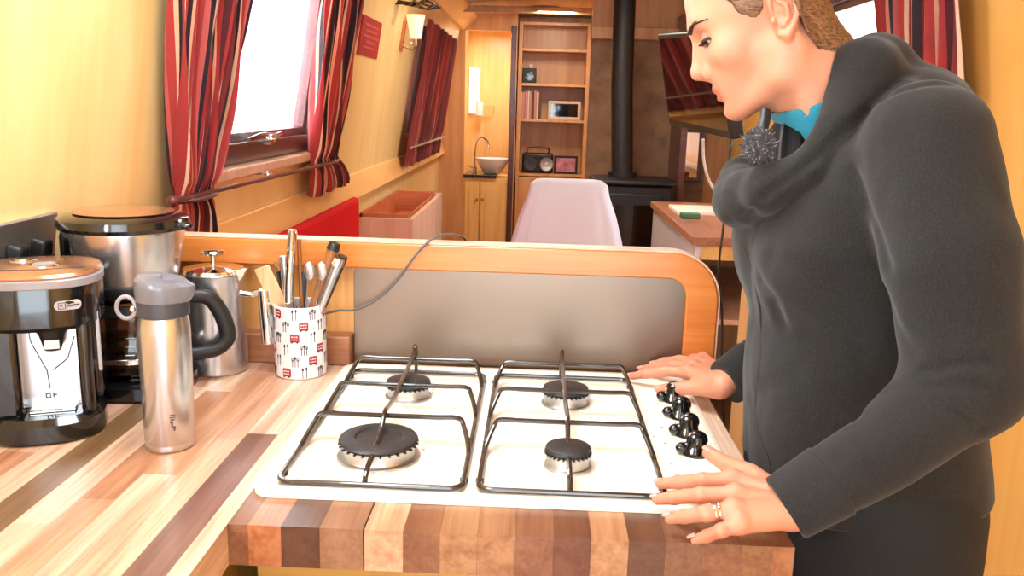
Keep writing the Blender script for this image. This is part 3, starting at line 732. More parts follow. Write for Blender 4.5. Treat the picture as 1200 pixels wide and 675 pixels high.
# cables
pw = [at(824, 163, y=2.05), at(825, 190, y=2.1), at(832, 214, y=2.15), at(845, 232, y=2.2), at(858, 244, y=2.3), at(868, 256, y=2.4)]
tag(MB().tube(spline(pw, 6), .005, 8).build('white_cable', MT['cable_w']), 'white cable looping down from the television', 'cable')
pb = [at(858, 160, y=2.0), at(853, 200, y=1.98), at(848, 262, y=1.96), at(842, 320, y=1.95), at(846, 370, y=1.95), at(846, 440, y=1.9), at(850, 520, y=1.9)]
tag(MB().tube(spline(pb, 6), .004, 8).build('black_cable', MT['cable_b']), 'thin black cable hanging straight down from the television', 'cable')
# ------------------------------------------------------------------ galley: worktop, cupboards, back panel
ZW = .92; P_ = .0405; XE = .288; YF = -.065; YK = .528; XC = -.32
mb = MB(); tints = []
def stave(x0, x1, y0, y1, col, z0=.872, z1=ZW):
    mb.box((x0, y0, z0), (x1, y1, z1)); tints.extend([col]*6)
LIGHT = [(228, 198, 172), (224, 190, 162), (218, 178, 148), (230, 202, 178), (212, 168, 140)]
MID = [(196, 148, 114), (188, 138, 104)]; DARK = [(128, 92, 78), (144, 104, 78)]
rw = random.Random(11)
def run(x0, x1, ya, yb, fixed=()):
    """stave strip made of butt-jointed lengths; fixed = [(y0,y1,col)]"""
    y = ya
    fx = sorted(fixed)
    while y < yb-1e-4:
        nxt = [f for f in fx if f[0] < y+1e-4 < f[1]]
        if nxt: e = min(nxt[0][1], yb); stave(x0, x1, y, e, nxt[0][2]); y = e; continue
        e = y+rw.uniform(.22, .55); up = [f[0] for f in fx if f[0] > y+1e-4]
        if up: e = min(e, up[0])
        e = min(e, yb)
        r = rw.random(); c = rw.choice(LIGHT) if r < .86 else rw.choice(MID)
        stave(x0, x1, y, e, c); y = e
YB_ = -1.35
xs = [XC, -.341]+[-.383-P_*i for i in range(0, 10)]
xs = [x for x in xs if x > XL]+[XL]
for i in range(len(xs)-1):
    x1, x0 = xs[i], xs[i+1]; fixed = []
    if i == 1: fixed = [(-.42, .19, DARK[0])]
    if abs((x0+x1)/2+.565) < .021: fixed = [(-.30, .30, (132, 102, 70))]
    if i == 0: fixed = [(-1.35, -.0, LIGHT[0])]
    if i == 3: fixed = [(.05, .45, MID[0])]
    if i == 4: fixed = [(-.36, -.02, (212, 158, 124))]
    if i == 8: fixed = [(-.25, .1, MID[1])]
    run(x0, x1, YB_, YK, fixed)
# hob section: the blocks seen along the front edge
face = [(-.298, (150, 100, 66)), (-.262, (196, 126, 80)), (-.220, (104, 66, 46)), (-.173, (168, 122, 88)),
        (-.1715, None), (-.130, (224, 172, 136)), (-.090, (150, 100, 66)), (-.050, (188, 138, 94)), (-.010, (184, 132, 92)), (.032, (148, 98, 68)),
        (.072, (120, 74, 50)), (.112, (196, 146, 104)), (.152, (108, 72, 50)), (.192, (136, 94, 64)), (.232, (146, 98, 66)), (.265, (156, 110, 72)), (XE, (170, 112, 74))]
x = XC
for x1, c in face:
    if c is not None:
        k_ = .90 if sum(c) < 500 else .97
        stave(x+.0002, x1, YF, .03, tuple(q*k_ for q in c)); run(x+.0002, x1, .03, YK)
    x = x1
o = mb.build('worktop', MT['stave'], smooth=0, fixn=False)
me = o.data; ca = me.color_attributes.new('stave', 'FLOAT_COLOR', 'CORNER')
arr = np.zeros((len(me.loops), 4), np.float32)
tl_ = [lin(c) for c in tints]
for p in me.polygons:
    for li in p.loop_indices: arr[li] = tl_[p.index]
ca.data.foreach_set('color', arr.ravel())
tag(o, 'L-shaped block wood worktop of light and dark staves around the hob', 'worktop')
ob = MB().box((-.1722, YF+.002, .8725), (-.1717, YK, ZW-.0006)).build('joint_line', MT['black_m'], o)

# cupboards below
t = thing('base_cabinet', 'ochre oak cupboard front directly under the hob', 'cabinet', (0, .2, 0))
MB().box((XC+.02, YF+.03, .1), (XE-.012, YK, .872)).build('body', MT['cab'], t, bevel=.002)
MB().box((XC+.02, YF+.07, 0), (XE-.012, YK, .1)).build('plinth', MT['dark_trim'], t)
for xa, xb in ((XC+.03, -.012), (-.004, XE-.02)):
    dr = MB().box((xa, YF+.008, .12), (xb, YF+.029, .80)).build('door', MT['cab'], t, bevel=.003)
    MB().box((xa+.05, YF+.002, .17), (xb-.05, YF+.009, .75)).build('raised_panel', MT['cab'], dr, bevel=.006)
    MB().ball((xb-.03 if xa < -.1 else xa+.03, YF-.006, .70), .013, 12).build('knob', MT['alu'], dr)
t = thing('base_cabinet', 'oak cupboard under the left run of worktop with the appliances on it', 'cabinet', (-.56, -.4, 0))
MB().box((XL+.02, YB_+.02, .1), (XC-.015, YK, .872)).build('body', MT['cab'], t, bevel=.002)
MB().box((XL+.02, YB_+.02, 0), (XC-.06, YK, .1)).build('plinth', MT['dark_trim'], t)
for ya, yb in ((-1.3, -.92), (-.91, -.50), (-.49, -.09)):
    dr = MB().box((XC-.015, ya, .12), (XC+.004, yb, .84)).build('door', MT['cab'], t, bevel=.003)
    MB().ball((XC+.014, yb-.04, .72), .013, 12).build('knob', MT['alu'], dr)

# back panel with steel splashback
BX = .318; BT = 1.134; BL = XL+.03
t = thing('splashback_panel', 'oak framed partition with brushed steel splashback behind the hob', 'partition', (-.2, .55, 0))
def xz(pts, y): return [(p[0], y, p[1]) for p in pts]
out = roundpoly([(BL, 0), (BX, 0), (BX, BT), (BL, BT)], [0, 0, .085, .004], 12)
MB().prism(xz(out, .546), (0, .022, 0)).build('back_board', MT['board_p'], t, bevel=.002)
# frame: top rail curving into right stile, 12 mm proud
o_ = roundpoly([(BX, .86), (BX, BT), (BL, BT)][:], 0)
arc = lambda c, r, a0, a1, n=14: [(c[0]+r*math.cos(a0+(a1-a0)*k/n), c[1]+r*math.sin(a0+(a1-a0)*k/n)) for k in range(n+1)]
R1 = .085; IW = .047
outer = [(BX, .86)]+arc((BX-R1, BT-R1), R1, 0, math.pi/2)+[(BL, BT)]
inner = [(BX-.055, .86)]+arc((BX-R1-.002, BT-R1+.008), .032, 0, math.pi/2)+[(BL, BT-IW+.002)]
V = []
for yy in (.528, .546):
    pass
mb = MB(); n = len(outer)
vs = [(p[0], .528, p[1]) for p in outer]+[(p[0], .528, p[1]) for p in inner]+[(p[0], .5462, p[1]) for p in outer]+[(p[0], .5462, p[1]) for p in inner]
fs = []
for i in range(n-1):
    fs += [(i, i+1, n+i+1, n+i), (2*n+i, 3*n+i, 3*n+i+1, 2*n+i+1), (i, 2*n+i, 2*n+i+1, i+1), (n+i, n+i+1, 3*n+i+1, 3*n+i)]
fs += [(0, n, 3*n, 2*n), (n-1, 3*n-1, 4*n-1, 2*n-1)]
mb.add(vs, fs); mb.build('frame_rail', MT['board_h'], t, bevel=.003, smooth=50)
# pale edging strip along the top
mb = MB(); ed = [(BX+.0005, .95)]+arc((BX-R1, BT-R1), R1+.0005, 0, math.pi/2)+[(BL, BT+.0005)]
vs = []; 
for yy in (.529, .567):
    vs += [(p[0], yy, p[1]) for p in ed]
for yy in (.529, .567):
    vs += [((p[0]-.235)*1.0+.235+(.0022 if p[0] > BX-R1 and p[1] < BT-.02 else 0), yy, p[1]+(.0022 if p[1] > BT-.06 else 0)) for p in ed]
n = len(ed); fs = []
for i in range(n-1):
    a = i; fs += [(2*n+i, 2*n+i+1, 3*n+i+1, 3*n+i), (i, n+i, n+i+1, i+1), (i, i+1, 2*n+i+1, 2*n+i), (n+i, 3*n+i, 3*n+i+1, n+i+1)]
mb.add(vs, fs); mb.build('edging_strip', MT['pink_wood'], t)
pl = roundpoly([(-.309, .919), (.263, .919), (.263, 1.098), (-.309, 1.098)], [0, 0, .03, .022], 8)
MB().prism(xz(pl, .5365), (0, .009, 0)).build('steel_plate', MT['steel_plate'], t, bevel=.0008)
tag(MB().box((XL, .508, ZW), (-.311, .546, .972)).build('worktop_upstand', wood('upstand_wood', (176, 114, 76), (132, 82, 54), 'x', 5), bevel=.003), 'low brown wooden upstand along the back of the worktop behind the jar', 'upstand')
# ------------------------------------------------------------------ hob
HX0, HX1, HY0, HY1 = -.318, .262, .0, .502; HZ = .929
t = thing('gas_hob', 'cream enamel four burner gas hob set into the worktop', 'hob', (-.03, .25, ZW))
def plate(x0, x1, y0, y1, r, z): return [(p[0], p[1], z) for p in roundpoly([(x0, y0), (x1, y0), (x1, y1), (x0, y1)], r, 8)]
rings = [plate(HX0, HX1, HY0, HY1, .024, ZW+.0004), plate(HX0, HX1, HY0, HY1, .024, ZW+.006), plate(HX0+.004, HX1-.004, HY0+.004, HY1-.004, .022, HZ), plate(HX0+.016, HX1-.016, HY0+.016, HY1-.016, .016, HZ), plate(HX0+.020, HX1-.020, HY0+.020, HY1-.020, .014, HZ-.002)]
m = len(rings[0]); mb = MB(); vs = sum(rings, []); fs = []
for k in range(len(rings)-1):
    for i in range(m): fs.append((k*m+i, k*m+(i+1) % m, (k+1)*m+(i+1) % m, (k+1)*m+i))
fs.append(tuple(range(4*m, 5*m))); mb.add(vs, fs); mb.build('hob_plate', MT['enamel'], t, smooth=50)
ZP = HZ-.002
BUR = [(-.189, .116, .049, .014), (-.185, .345, .033, .013), (.056, .340, .034, .013), (.052, .108, .028, .013)]
for bx_, by_, r, h in BUR:
    b = MB().lathe([(r*1.08, 0), (r*1.07, .0025), (r*.97, .0035), (r*.94, .006), (r*.95, .018), (r*.90, .0195), (0, .0195)], (bx_, by_, ZP), 40).build('burner', MT['alu'], t)
    mb = MB(); n = 72
    prof = []
    for k in range(n):
        pass
    mb.lathe([(r*.80, .0195), (r*.98, .0200), (r*1.03, .0225), (r*1.0, .0255), (r*.84, .0275), (r*.62, .0268), (r*.58, .0245), (r*.45, .0240), (0, .0240)] if r > .045 else [(r*.80, .0195), (r*.98, .0200), (r*1.03, .0225), (r*1.0, .026), (r*.8, .0285), (0, .0292)], (bx_, by_, ZP), 40)
    mb.build('burner_cap', MT['burner_black'], b)
    mb = MB()
    for k in range(28):
        a = 2*math.pi*k/28; c = np.array([bx_+r*1.0*math.cos(a), by_+r*1.0*math.sin(a), ZP+.0185]); d = np.array([math.cos(a), math.sin(a), 0])*.0032
        mb.tube([c-d*.6, c+d*.6], .0016, 6)
    mb.build('flame_ports', MT['burner_black'], b)
    MB().tube([(bx_+r*1.1, by_+r*.5, ZP+.002), (bx_+r*1.1, by_+r*.5, ZP+.020)], .0022, 8).build('igniter', MT['white_gl'], b)
# knobs
for k, (u, v) in enumerate([(791, 469), (799, 488), (806, 509), (814, 531)]):
    c = at(u, v, z=ZP+.001); c = np.array([.2255-.001*k, c[1], ZP])
    kn = MB().lathe([(0, 0), (.0175, 0), (.0175, .004), (.015, .008), (.0125, .018), (.0115, .026), (.009, .0285), (0, .029)], c, 32).build('knob', MT['black'], t)
    g = MB().ball(c+(.001, 0, .019), (.0145, .0085, .014), 20); g.ball(c+(-.0185, -.002, .0085), (.009, .0075, .0075), 16); g.tube([c+(-.014, -.001, .010), c+(-.002, 0, .014)], [.0058, .0068], 12)
    g.build('grip', MT['black'], kn)
    m2 = MB()
    for j in range(4):
        a = 2.2+j*.75; m2.lathe([(0, 0), (.0011, 0), (.0011, .0003), (0, .0003)], c+(-.004+.026*math.cos(a), .026*math.sin(a), .0), 8)
    m2.build('dial_marks', MT['cab'], t)
# small burnt-on specks
mb = MB(); rs = random.Random(3)
for k in range(26):
    x = .19+rs.uniform(-.015, .05); y = rs.choice([rs.uniform(.03, .14), rs.uniform(.1, .42)]); mb.lathe([(0, .0003), (rs.uniform(.0009, .0022), 0)], (x-.015, y, ZP+.0001), 7)
sp = mb.build('specks', mat('burnt_specks', (120, 86, 60), .7), t)

def pan_support(X0, X1, Y0, Y1, cx, label, bars):
    o = thing('pan_support', label, 'pan support', ((X0+X1)/2, (Y0+Y1)/2, HZ), group='wire pan supports on the hob')
    r = .0034; z = HZ+r; zr = HZ+.034
    base = [(p[0], p[1], z) for p in roundpoly([(X0, Y0), (X1, Y0), (X1, Y1), (X0, Y1)], .016, 6)]
    MB().tube(base, r, 10, closed=True).build('base_loop', MT['iron'], o)
    for y in bars:
        pts = [(X0, y-.046, z), (X0+.002, y-.030, z+.006), (X0+.010, y-.006, zr-.009), (X0+.018, y, zr), (X0+.05, y, zr), ((X0+X1)/2, y, zr), (X1-.05, y, zr), (X1-.018, y, zr), (X1-.010, y-.006, zr-.009), (X1-.002, y-.030, z+.006), (X1, y-.046, z)]
        MB().tube(spline(pts, 5), r, 10).build('cross_bar', MT['iron'], o)
    pts = [(cx, Y0, z), (cx, Y0+.02, z+.012), (cx, bars[0]-.05, zr-.010), (cx, bars[0]-.012, zr+.008), (cx, bars[0]+.02, zr+.006), (cx, (bars[0]+bars[1])/2, zr+.002), (cx, bars[1], zr+.004), (cx, bars[2]-.04, zr+.006), (cx, bars[2], zr+.012), (cx, bars[2]+.012, zr+.018), (cx, bars[2]+.020, zr+.010), (cx, bars[2]+.022, zr-.006), (cx, Y1, z)]
    MB().tube(spline(pts, 5), r, 10).build('long_bar', MT['iron'], o)
    for y in (Y0+.03, Y1-.03):
        for x in (X0, X1): MB().tube([(x, y, HZ-.0015), (x, y, HZ+.003)], .005, 10).build('rubber_foot', MT['black_m'], o)
pan_support(-.291, -.074, .018, .452, -.188, 'left wire pan support over the large front and small back burner', (.165, .292, .425))
pan_support(-.055, .163, .018, .452, .052, 'right wire pan support over two small burners next to the knobs', (.165, .292, .425))

# ------------------------------------------------------------------ jar and utensils
jc = at(351, 446, z=ZW); jx, jy = jc[0]-.008, jc[1]+.041; JR = .0425; JH = .121
t = thing('utensil_jar', 'white ceramic jar printed with red buses and dark cutlery', 'jar', (jx, jy, ZW))
MB().lathe([(0, 0), (JR-.003, 0), (JR, .003), (JR, JH-.002), (JR-.0015, JH), (JR-.0035, JH-.001), (JR-.004, .006), (0, .005)], (jx, jy, ZW), 56).build('jar_body', MT['white_gl'], t)
def wrap(poly, a0, z0, mbx, off=.0004):
    """thin decal polygon (s,z) on the jar: s metres along the surface from angle a0"""
    n = len(poly); vs = []
    for o2 in (off, off+.0003):
        for s, z in poly:
            a = a0+s/JR; vs.append((jx+(JR+o2-.0003)*math.cos(a), jy+(JR+o2-.0003)*math.sin(a), ZW+z0+z))
    mbx.add(vs, [tuple(range(n, 2*n))]+[(i, (i+1) % n, n+(i+1) % n, n+i) for i in range(n)])
red = MB(); whi = MB(); nav = MB()
def rect(s0, s1, z0, z1): 
    k = 4; return [(s0+(s1-s0)*i/k, z0) for i in range(k+1)]+[(s1-(s1-s0)*i/k, z1) for i in range(k+1)]
def bus(a, z):
    wrap(rect(-.0075, .0075, -.006, .006), a, z, red)
    wrap(rect(-.0065, .0060, .0062, .0078), a, z, red)
    for s in (-.0055, -.0018, .0019):
        wrap(rect(s, s+.0026, .0020, .0040), a, z, whi, .0008); wrap(rect(s, s+.0026, -.0022, -.0006), a, z, whi, .0008)
    for s in (-.0045, .0042): wrap([(s+.0015*math.cos(q), -.0062+.0015*math.sin(q)) for q in np.linspace(0, 6.28, 9)[:-1]], a, z, nav, .0010)
def spoon(a, z, dz=0):
    wrap([(.0016*math.cos(q), .0062+.0030*math.sin(q)) for q in np.linspace(0, 6.28, 13)[:-1]], a, z, nav); wrap([(-.0006, -.009), (.0006, -.009), (.0006, .004), (-.0006, .004)], a, z, nav)
def fork(a, z):
    wrap([(-.0006, -.009), (.0006, -.009), (.0006, .003), (-.0006, .003)], a, z, nav)
    wrap([(-.0019, .0015), (.0019, .0015), (.0019, .003), (-.0019, .003)], a, z, nav)
    for s in (-.0017, 0, .0017): wrap([(s-.0004, .003), (s+.0004, .003), (s+.0004, .0075), (s-.0004, .0075)], a, z, nav)
for row in range(6):
    z0 = .012+row*.0195
    for col in range(9):
        a = -math.pi/2+(col*.0295+(row % 2)*.0148)/JR-.3
        if col*.0295 > 2*math.pi*JR-.02: continue
        k = (col+row*2) % 3
        if k == 0: bus(a, z0)
        elif k == 1: spoon(a-.07, z0); spoon(a+.07, z0+.001)
        else: fork(a-.10, z0); spoon(a, z0); fork(a+.10, z0)
for k_, q_ in ((1, whi), (2, nav)): red.add(q_.v, q_.f, k_)
red.build('printed_pattern', [MT['red_print'], MT['white_gl'], MT['navy_print']], t, smooth=0)

def U(u, v, y=None): return at(u, v, y=jy if y is None else y)
def J(dx, dy, z=.012): return np.array([jx+dx, jy+dy, ZW+z])
# flat wooden spatula leaning left
o = thing('wooden_spatula', 'flat pale wooden spatula leaning left out of the jar', 'utensil', tuple(J(-.005, -.01)))
a, b = J(.012, -.004), U(307, 313, jy-.01); d = b-a; L_ = np.linalg.norm(d); d /= L_; s = np.array([d[2], 0, -d[0]]); s /= np.linalg.norm(s); nn = np.cross(d, s)
def blade(a, d, s, nn, outl, th): 
    P = [a+d*l+s*w-nn*th/2 for l, w in outl]; return MB().prism(P, nn*th)
blade(a, d, s, nn, [(0, -.007), (L_*.45, -.008), (L_*.7, -.013), (L_, -.014), (L_, .012), (L_*.7, .013), (L_*.45, .008), (0, .007)], .005).build('blade', MT['utensil_wood'], o, bevel=.0015)
# steel fork and spoon behind it
def handled(name, label, base, tip, r0, r1, m, flat=.35, head=None, cat='utensil', bend=0.):
    a, b = np.array(base), np.array(tip); o = thing(name, label, cat, tuple(a))
    mid = (a+b)/2+np.array([bend, 0, 0]); pts = spline([a, mid, b], 8)
    rr = [r0+(r1-r0)*i/(len(pts)-1) for i in range(len(pts))]
    MB().tube(pts, rr, 12, flat=flat).build('handle', m, o)
    if head: head(o, b, (b-mid)/np.linalg.norm(b-mid))
    return o
handled('table_fork', 'steel fork handle arching at the left edge of the jar behind the wooden spatula', J(.008, .012), U(322, 306, jy+.012), .003, .005, MT['chrome'], .4, bend=.012)
def whiskhead(o, b, d):
    MB().tube([b-d*.030, b+d*.004], [.0092, .0088], 14, flat=.7).build('end_cap', MT['chrome'], o)
handled('kitchen_tongs', 'tall shiny steel tongs standing highest in the jar', J(-.002, -.012), U(343, 272, jy-.012), .0100, .0080, MT['chrome'], .95, bend=-.010, head=whiskhead)
handled('whisk', 'looped steel whisk wires beside the tall tongs', J(-.006, .0), U(333, 300, jy), .006, .0095, MT['steel_v'], .9, bend=-.004)
handled('wooden_spoon', 'thin brown wooden stick handle just right of the tall tongs', J(.004, .010), U(350, 280, jy+.01), .0055, .0048, MT['brown_wood'], .8)
def knob_end(m):
    def f(o, b, d): MB().tube([b-d*.004, b+d*.008], [.0118, .0100], 14, flat=.9).build('end_cap', m, o)
    return f
handled('carving_knife', 'knife with broad orange-brown wooden handle and steel cap leaning right', J(-.012, -.004), U(391, 290, jy), .006, .0105, MT['brown_wood'], .9, head=knob_end(MT['black_m']), cat='knife')
handled('kitchen_knife', 'knife with steel edged handle leaning furthest right', J(-.004, -.012), U(396, 308, jy-.012), .005, .0095, MT['steel_v'], .9, head=knob_end(MT['chrome']), cat='knife')
handled('black_spatula', 'black plastic spatula handle leaning behind the steel edged knife', J(-.006, .008), U(402, 300, jy+.008), .005, .0095, MT['black_m'], .9)
def spoonhead(o, b, d): MB().ball(b+d*.006, (.0085, .004, .016), 16).build('bowl', MT['steel_v'], o)
handled('teaspoon', 'small steel spoon in the middle of the jar', J(.002, -.018), U(362, 322, jy-.018), .002, .0022, MT['steel_v'], .5, head=spoonhead)
handled('measuring_spoon', 'short steel spoon at the right rim of the jar', J(.012, -.016), U(376, 322, jy-.016), .002, .0022, MT['steel_v'], .5, head=spoonhead)
handled('vegetable_peeler', 'dark short handled peeler at the left inside the jar', J(-.008, .004), U(326, 318, jy+.004), .004, .006, MT['black_m'], .5)
handled('potato_masher', 'dark grey flat tool handle filling the middle of the jar', J(.0, .014), U(356, 318, jy+.014), .005, .0085, MT['dgrey'], .6)

# cable from behind the jar over the partition
pts = [at(376, 369, y=.50), at(396, 364, y=.505), at(416, 363, y=.512), at(440, 352, y=.518), at(464, 330, y=.520), at(486, 300, y=.522), at(500, 285, y=.526), at(512, 277, y=.535), at(526, 274.5, y=.55), at(540, 277, y=.575), at(546, 283, y=.59), at(548, 300, y=.6), at(548, 360, y=.61)]
tag(MB().tube(spline(pts, 6), .0021, 8).build('grey_cable', MT['cable_g']), 'grey cable running from behind the jar over the oak rail', 'cable')

# ------------------------------------------------------------------ vacuum flask
c = at(198, 533, z=ZW); fx, fy = c[0]-.011, c[1]+.031
t = thing('vacuum_flask', 'slim brushed steel vacuum flask with grey flip lid in front', 'flask', (fx, fy, ZW))
R = .0325
MB().lathe([(0, 0), (R*.86, 0), (R*.93, .002), (R*.945, .008), (R*.935, .0095), (R*.95, .011), (R, .12), (R*1.0, .150), (R*.985, .165), (R*.93, .175), (R*.93, .178), (0, .178)], (fx, fy, ZW), 56).build('flask_body', MT['steel_v'], t)
MB().lathe([(R*.90, .176), (R*1.0, .178), (R*1.0, .196), (R*.95, .198), (0, .198)], (fx, fy, ZW), 56).build('lid_band', MT['dgrey'], t)
mb = MB(); rows = []
for z, k, dx in [(.196, .97, 0), (.206, 1.0, 0), (.214, 1.02, .0), (.2205, 1.0, .0005), (.2245, .9, .001), (.226, .5, .001), (.226, .02, .001)]:
    ring = []
    for i in range(56):
        a = 2*math.pi*i/56; s = 1+.30*max(0, math.cos(a-.0))**14*(1 if .204 < z < .2245 else .4)
        tilt = -.004*math.cos(a) if z > .215 else 0
        ring.append((fx+dx+R*k*s*math.cos(a), fy+R*k*math.sin(a), ZW+z+tilt))
    rows.append(ring)
mb.grid(np.array(rows), closed=True); mb.build('flip_lid', MT['grey_lid'], t)
mb = MB(); q = np.array([fx-R*.93, fy-.018, ZW+.190]); pts = [q+np.array([-.006+.011*math.cos(a), -.004+.002*math.cos(a), .014*math.sin(a)]) for a in np.linspace(0, 2*math.pi, 25)[:-1]]
mb.tube(pts, .0026, 10, closed=True); mb.build('carry_loop', MT['grey_p'], t)
MB().ball(q+(.002, -.003, -.002), .0045, 14).build('hinge_pin', MT['chrome'], t)
mb = MB(); a0 = -1.02
def fl(s, z, w, h):
    vs = []
    for o2 in (.0001, .0004):
        for ss, zz in ((s-w, z-h), (s+w, z-h), (s+w, z+h), (s-w, z+h)):
            a = a0+ss/R; r = R*(.95+.05*min(1, zz/.12))+o2; vs.append((fx+r*math.cos(a), fy+r*math.sin(a), ZW+zz))
    mb.add(vs, [(4, 5, 6, 7), (0, 1, 5, 4), (1, 2, 6, 5), (2, 3, 7, 6), (3, 0, 4, 7)])
for s, z, w, h in [(0, .052, .0032, .0006), (0, .049, .0035, .0006), (.0, .046, .0026, .0006), (-.001, .041, .0010, .0036), (.0015, .036, .0022, .0007), (.0018, .0335, .0010, .0024), (-.002, .0425, .0016, .0006)]: fl(s, z, w, h)
mb.build('etched_mark', MT['dgrey'], t, smooth=0)

# ------------------------------------------------------------------ steel cafetiere
c = at(247, 443, z=ZW); kx, ky = c[0]-.006, c[1]+.049; KR = .050
t = thing('cafetiere', 'polished steel cafetiere with plunger knob and loop handle at the back', 'cafetiere', (kx, ky, ZW))
MB().lathe([(0, 0), (KR*.95, 0), (KR, .003), (KR, .145), (KR*1.01, .160), (KR*1.03, .166), (KR*1.0, .166), (KR*.97, .158), (KR*.96, .01), (0, .008)], (kx, ky, ZW), 56).build('pot_body', MT['steel_v'], t)
lid = MB().lathe([(KR*.97, .164), (KR*1.0, .168), (KR*.96, .174), (KR*.55, .178), (KR*.2, .180), (0, .1805)], (kx, ky, ZW), 56).build('lid', MT['chrome'], t)
MB().lathe([(.004, .178), (.004, .192), (.0075, .194), (.018, .197), (.0195, .200), (.0175, .203), (0, .204)], (kx, ky, ZW), 30).build('plunger_knob', MT['chrome'], lid)
# spout lip towards the right rear
mb = MB(); q = np.array([kx+KR*.8, ky-.012, ZW+.158])
mb.hexa([q+(-.016, -.012, -.012), q+(.004, -.004, -.010), q+(.004, .006, -.010), q+(-.016, .016, -.012), q+(-.016, -.013, .016), q+(.022, -.006, .020), q+(.022, .008, .020), q+(-.016, .018, .016)])
mb.build('spout', MT['chrome'], t, bevel=.003)
q = np.array([kx+KR, ky-.010, ZW])
hd = MB().tube(spline([q+(-.004, 0, .136), q+(.008, 0, .134), q+(.018, 0, .134), q+(.030, 0, .139), q+(.040, 0, .139)], 6), [.006]*25, 12).build('handle', MT['chrome'], t)
MB().tube([q+(.036, 0, .142), q+(.0385, 0, .10), q+(.041, 0, .052)], [.0105, .0112, .0105], 20).build('grip', MT['chrome'], hd)

# ------------------------------------------------------------------ filter coffee maker (back)
c = at(137, 466, z=ZW)
mx_, my_ = -.618, .368
t = thing('filter_coffee_maker', 'black and steel filter coffee maker with glass jug', 'coffee maker', (mx_, my_, ZW))
MB().lathe([(0, 0), (.083, 0), (.087, .004), (.087, .022), (.078, .028), (0, .028)], (mx_, my_, ZW), 48, power=2.6).build('base', MT['black'], t)
MB().lathe([(0, .026), (.062, .026), (.066, .029), (.064, .031), (0, .031)], (mx_, my_, ZW), 40).build('hot_plate', MT['chrome'], t)
MB().box((mx_-.095, my_-.03, ZW), (mx_-.062, my_+.08, ZW+.25)).build('tower', MT['black'], t, bevel=.012, seg=3)
MB().box((mx_-.105, my_+.005, ZW+.15), (mx_-.04, my_+.075, ZW+.262)).build('tank', MT['black'], t, bevel=.012, seg=3)
MB().lathe([(.066, .165), (.068, .170), (.083, .247), (.083, .252), (.082, .252), (0, .252)], (mx_, my_, ZW), 64).build('filter_basket', MT['steel_v'], t)
MB().lathe([(0, .148), (.052, .148), (.070, .155), (.073, .160), (.0735, .170), (.070, .172), (0, .172)], (mx_, my_, ZW), 56).build('basket_base', MT['black_m'], t)
ld = MB().lathe([(.082, .250), (.089, .252), (.093, .258), (.091, .268), (.082, .273), (.05, .277), (0, .278)], (mx_-.004, my_, ZW), 64, sx=1.02).build('lid', MT['black'], t)
MB().lathe([(.070, .2755), (.072, .2772), (.05, .2795), (0, .2803)], (mx_-.004, my_, ZW), 56).build('lid_panel', MT['copper'], ld)
MB().ball((mx_+.094, my_-.015, ZW+.260), (.014, .010, .006), 14).build('lid_tab', MT['black'], ld)
j = MB().lathe([(0, .032), (.050, .032), (.062, .038), (.071, .062), (.070, .085), (.058, .115), (.050, .132), (.052, .143), (.050, .143), (.048, .132), (.056, .114), (.068, .085), (.069, .062), (.060, .040), (.048, .035), (0, .035)], (mx_+.008, my_-.012, ZW), 56).build('glass_jug', MT['smoke'], t)
MB().lathe([(0, .0352), (.049, .0352), (.060, .040), (.066, .052), (0, .052)], (mx_+.008, my_-.012, ZW), 48).build('coffee', MT['coffee'], j)
MB().lathe([(.0515, .125), (.0545, .127), (.055, .142), (.0515, .144)], (mx_+.008, my_-.012, ZW), 48).build('jug_collar', MT['black_m'], j)
MB().lathe([(.0725, .060), (.0728, .066), (.0712, .067), (.0712, .059)], (mx_+.008, my_-.012, ZW), 48).build('jug_band', MT['chrome'], j)
# jug handle: thick black D loop towards the right
h0 = np.array([mx_+.008, my_-.012, ZW]); dd = np.array([math.cos(.40), math.sin(.40), 0])
H = lambda r, z: h0+dd*r+np.array([0, 0, z])
MB().tube(spline([H(.048, .136), H(.080, .143), H(.108, .139), H(.124, .118), H(.133, .092), H(.134, .072), H(.118, .055), H(.092, .050), H(.066, .052)], 6), [.007+.0035*math.sin(math.pi*i/48) for i in range(49)], 14, flat=1.25).build('handle', MT['black_m'], j)
mb = MB()
for k in range(4):
    for o2 in (0,):
        a = -1.25; z = .062+.012*k; r = [.0712, .0708, .0680, .0635][k]; q = np.array([mx_+.008+r*math.cos(a), my_-.012+r*math.sin(a), ZW+z]); sx = np.array([-math.sin(a), math.cos(a), 0])
        mb.tube([q-sx*.006, q+sx*.006], .0006, 6)
mb.build('level_marks', MT['white_gl'], j)

# ------------------------------------------------------------------ hot drinks machine (front left)
ax_, ay_ = -.662, .188
t = thing('coffee_machine', 'glossy black coffee machine with bronze top at the left edge', 'coffee machine', (ax_, ay_, ZW), rotz=.38)
def L3(p): return p
ROOT[t.name] = Vector((0, 0, 0))
# local coordinates: -y is the front
def shell(prof, power=3.2): return MB().lathe(prof, (0, 0, 0), 64, sx=1., sy=1.0, power=power)
MB().lathe([(0, .0), (.068, .0), (.072, .004), (.072, .026), (.064, .034), (0, .034)], (.006, -.006, 0), 56, power=2.6).build('base', MT['black'], t, local=True)
MB().box((-.060, .0, .03), (.075, .085, .2)).build('column', MT['black'], t, local=True, bevel=.012, seg=3)
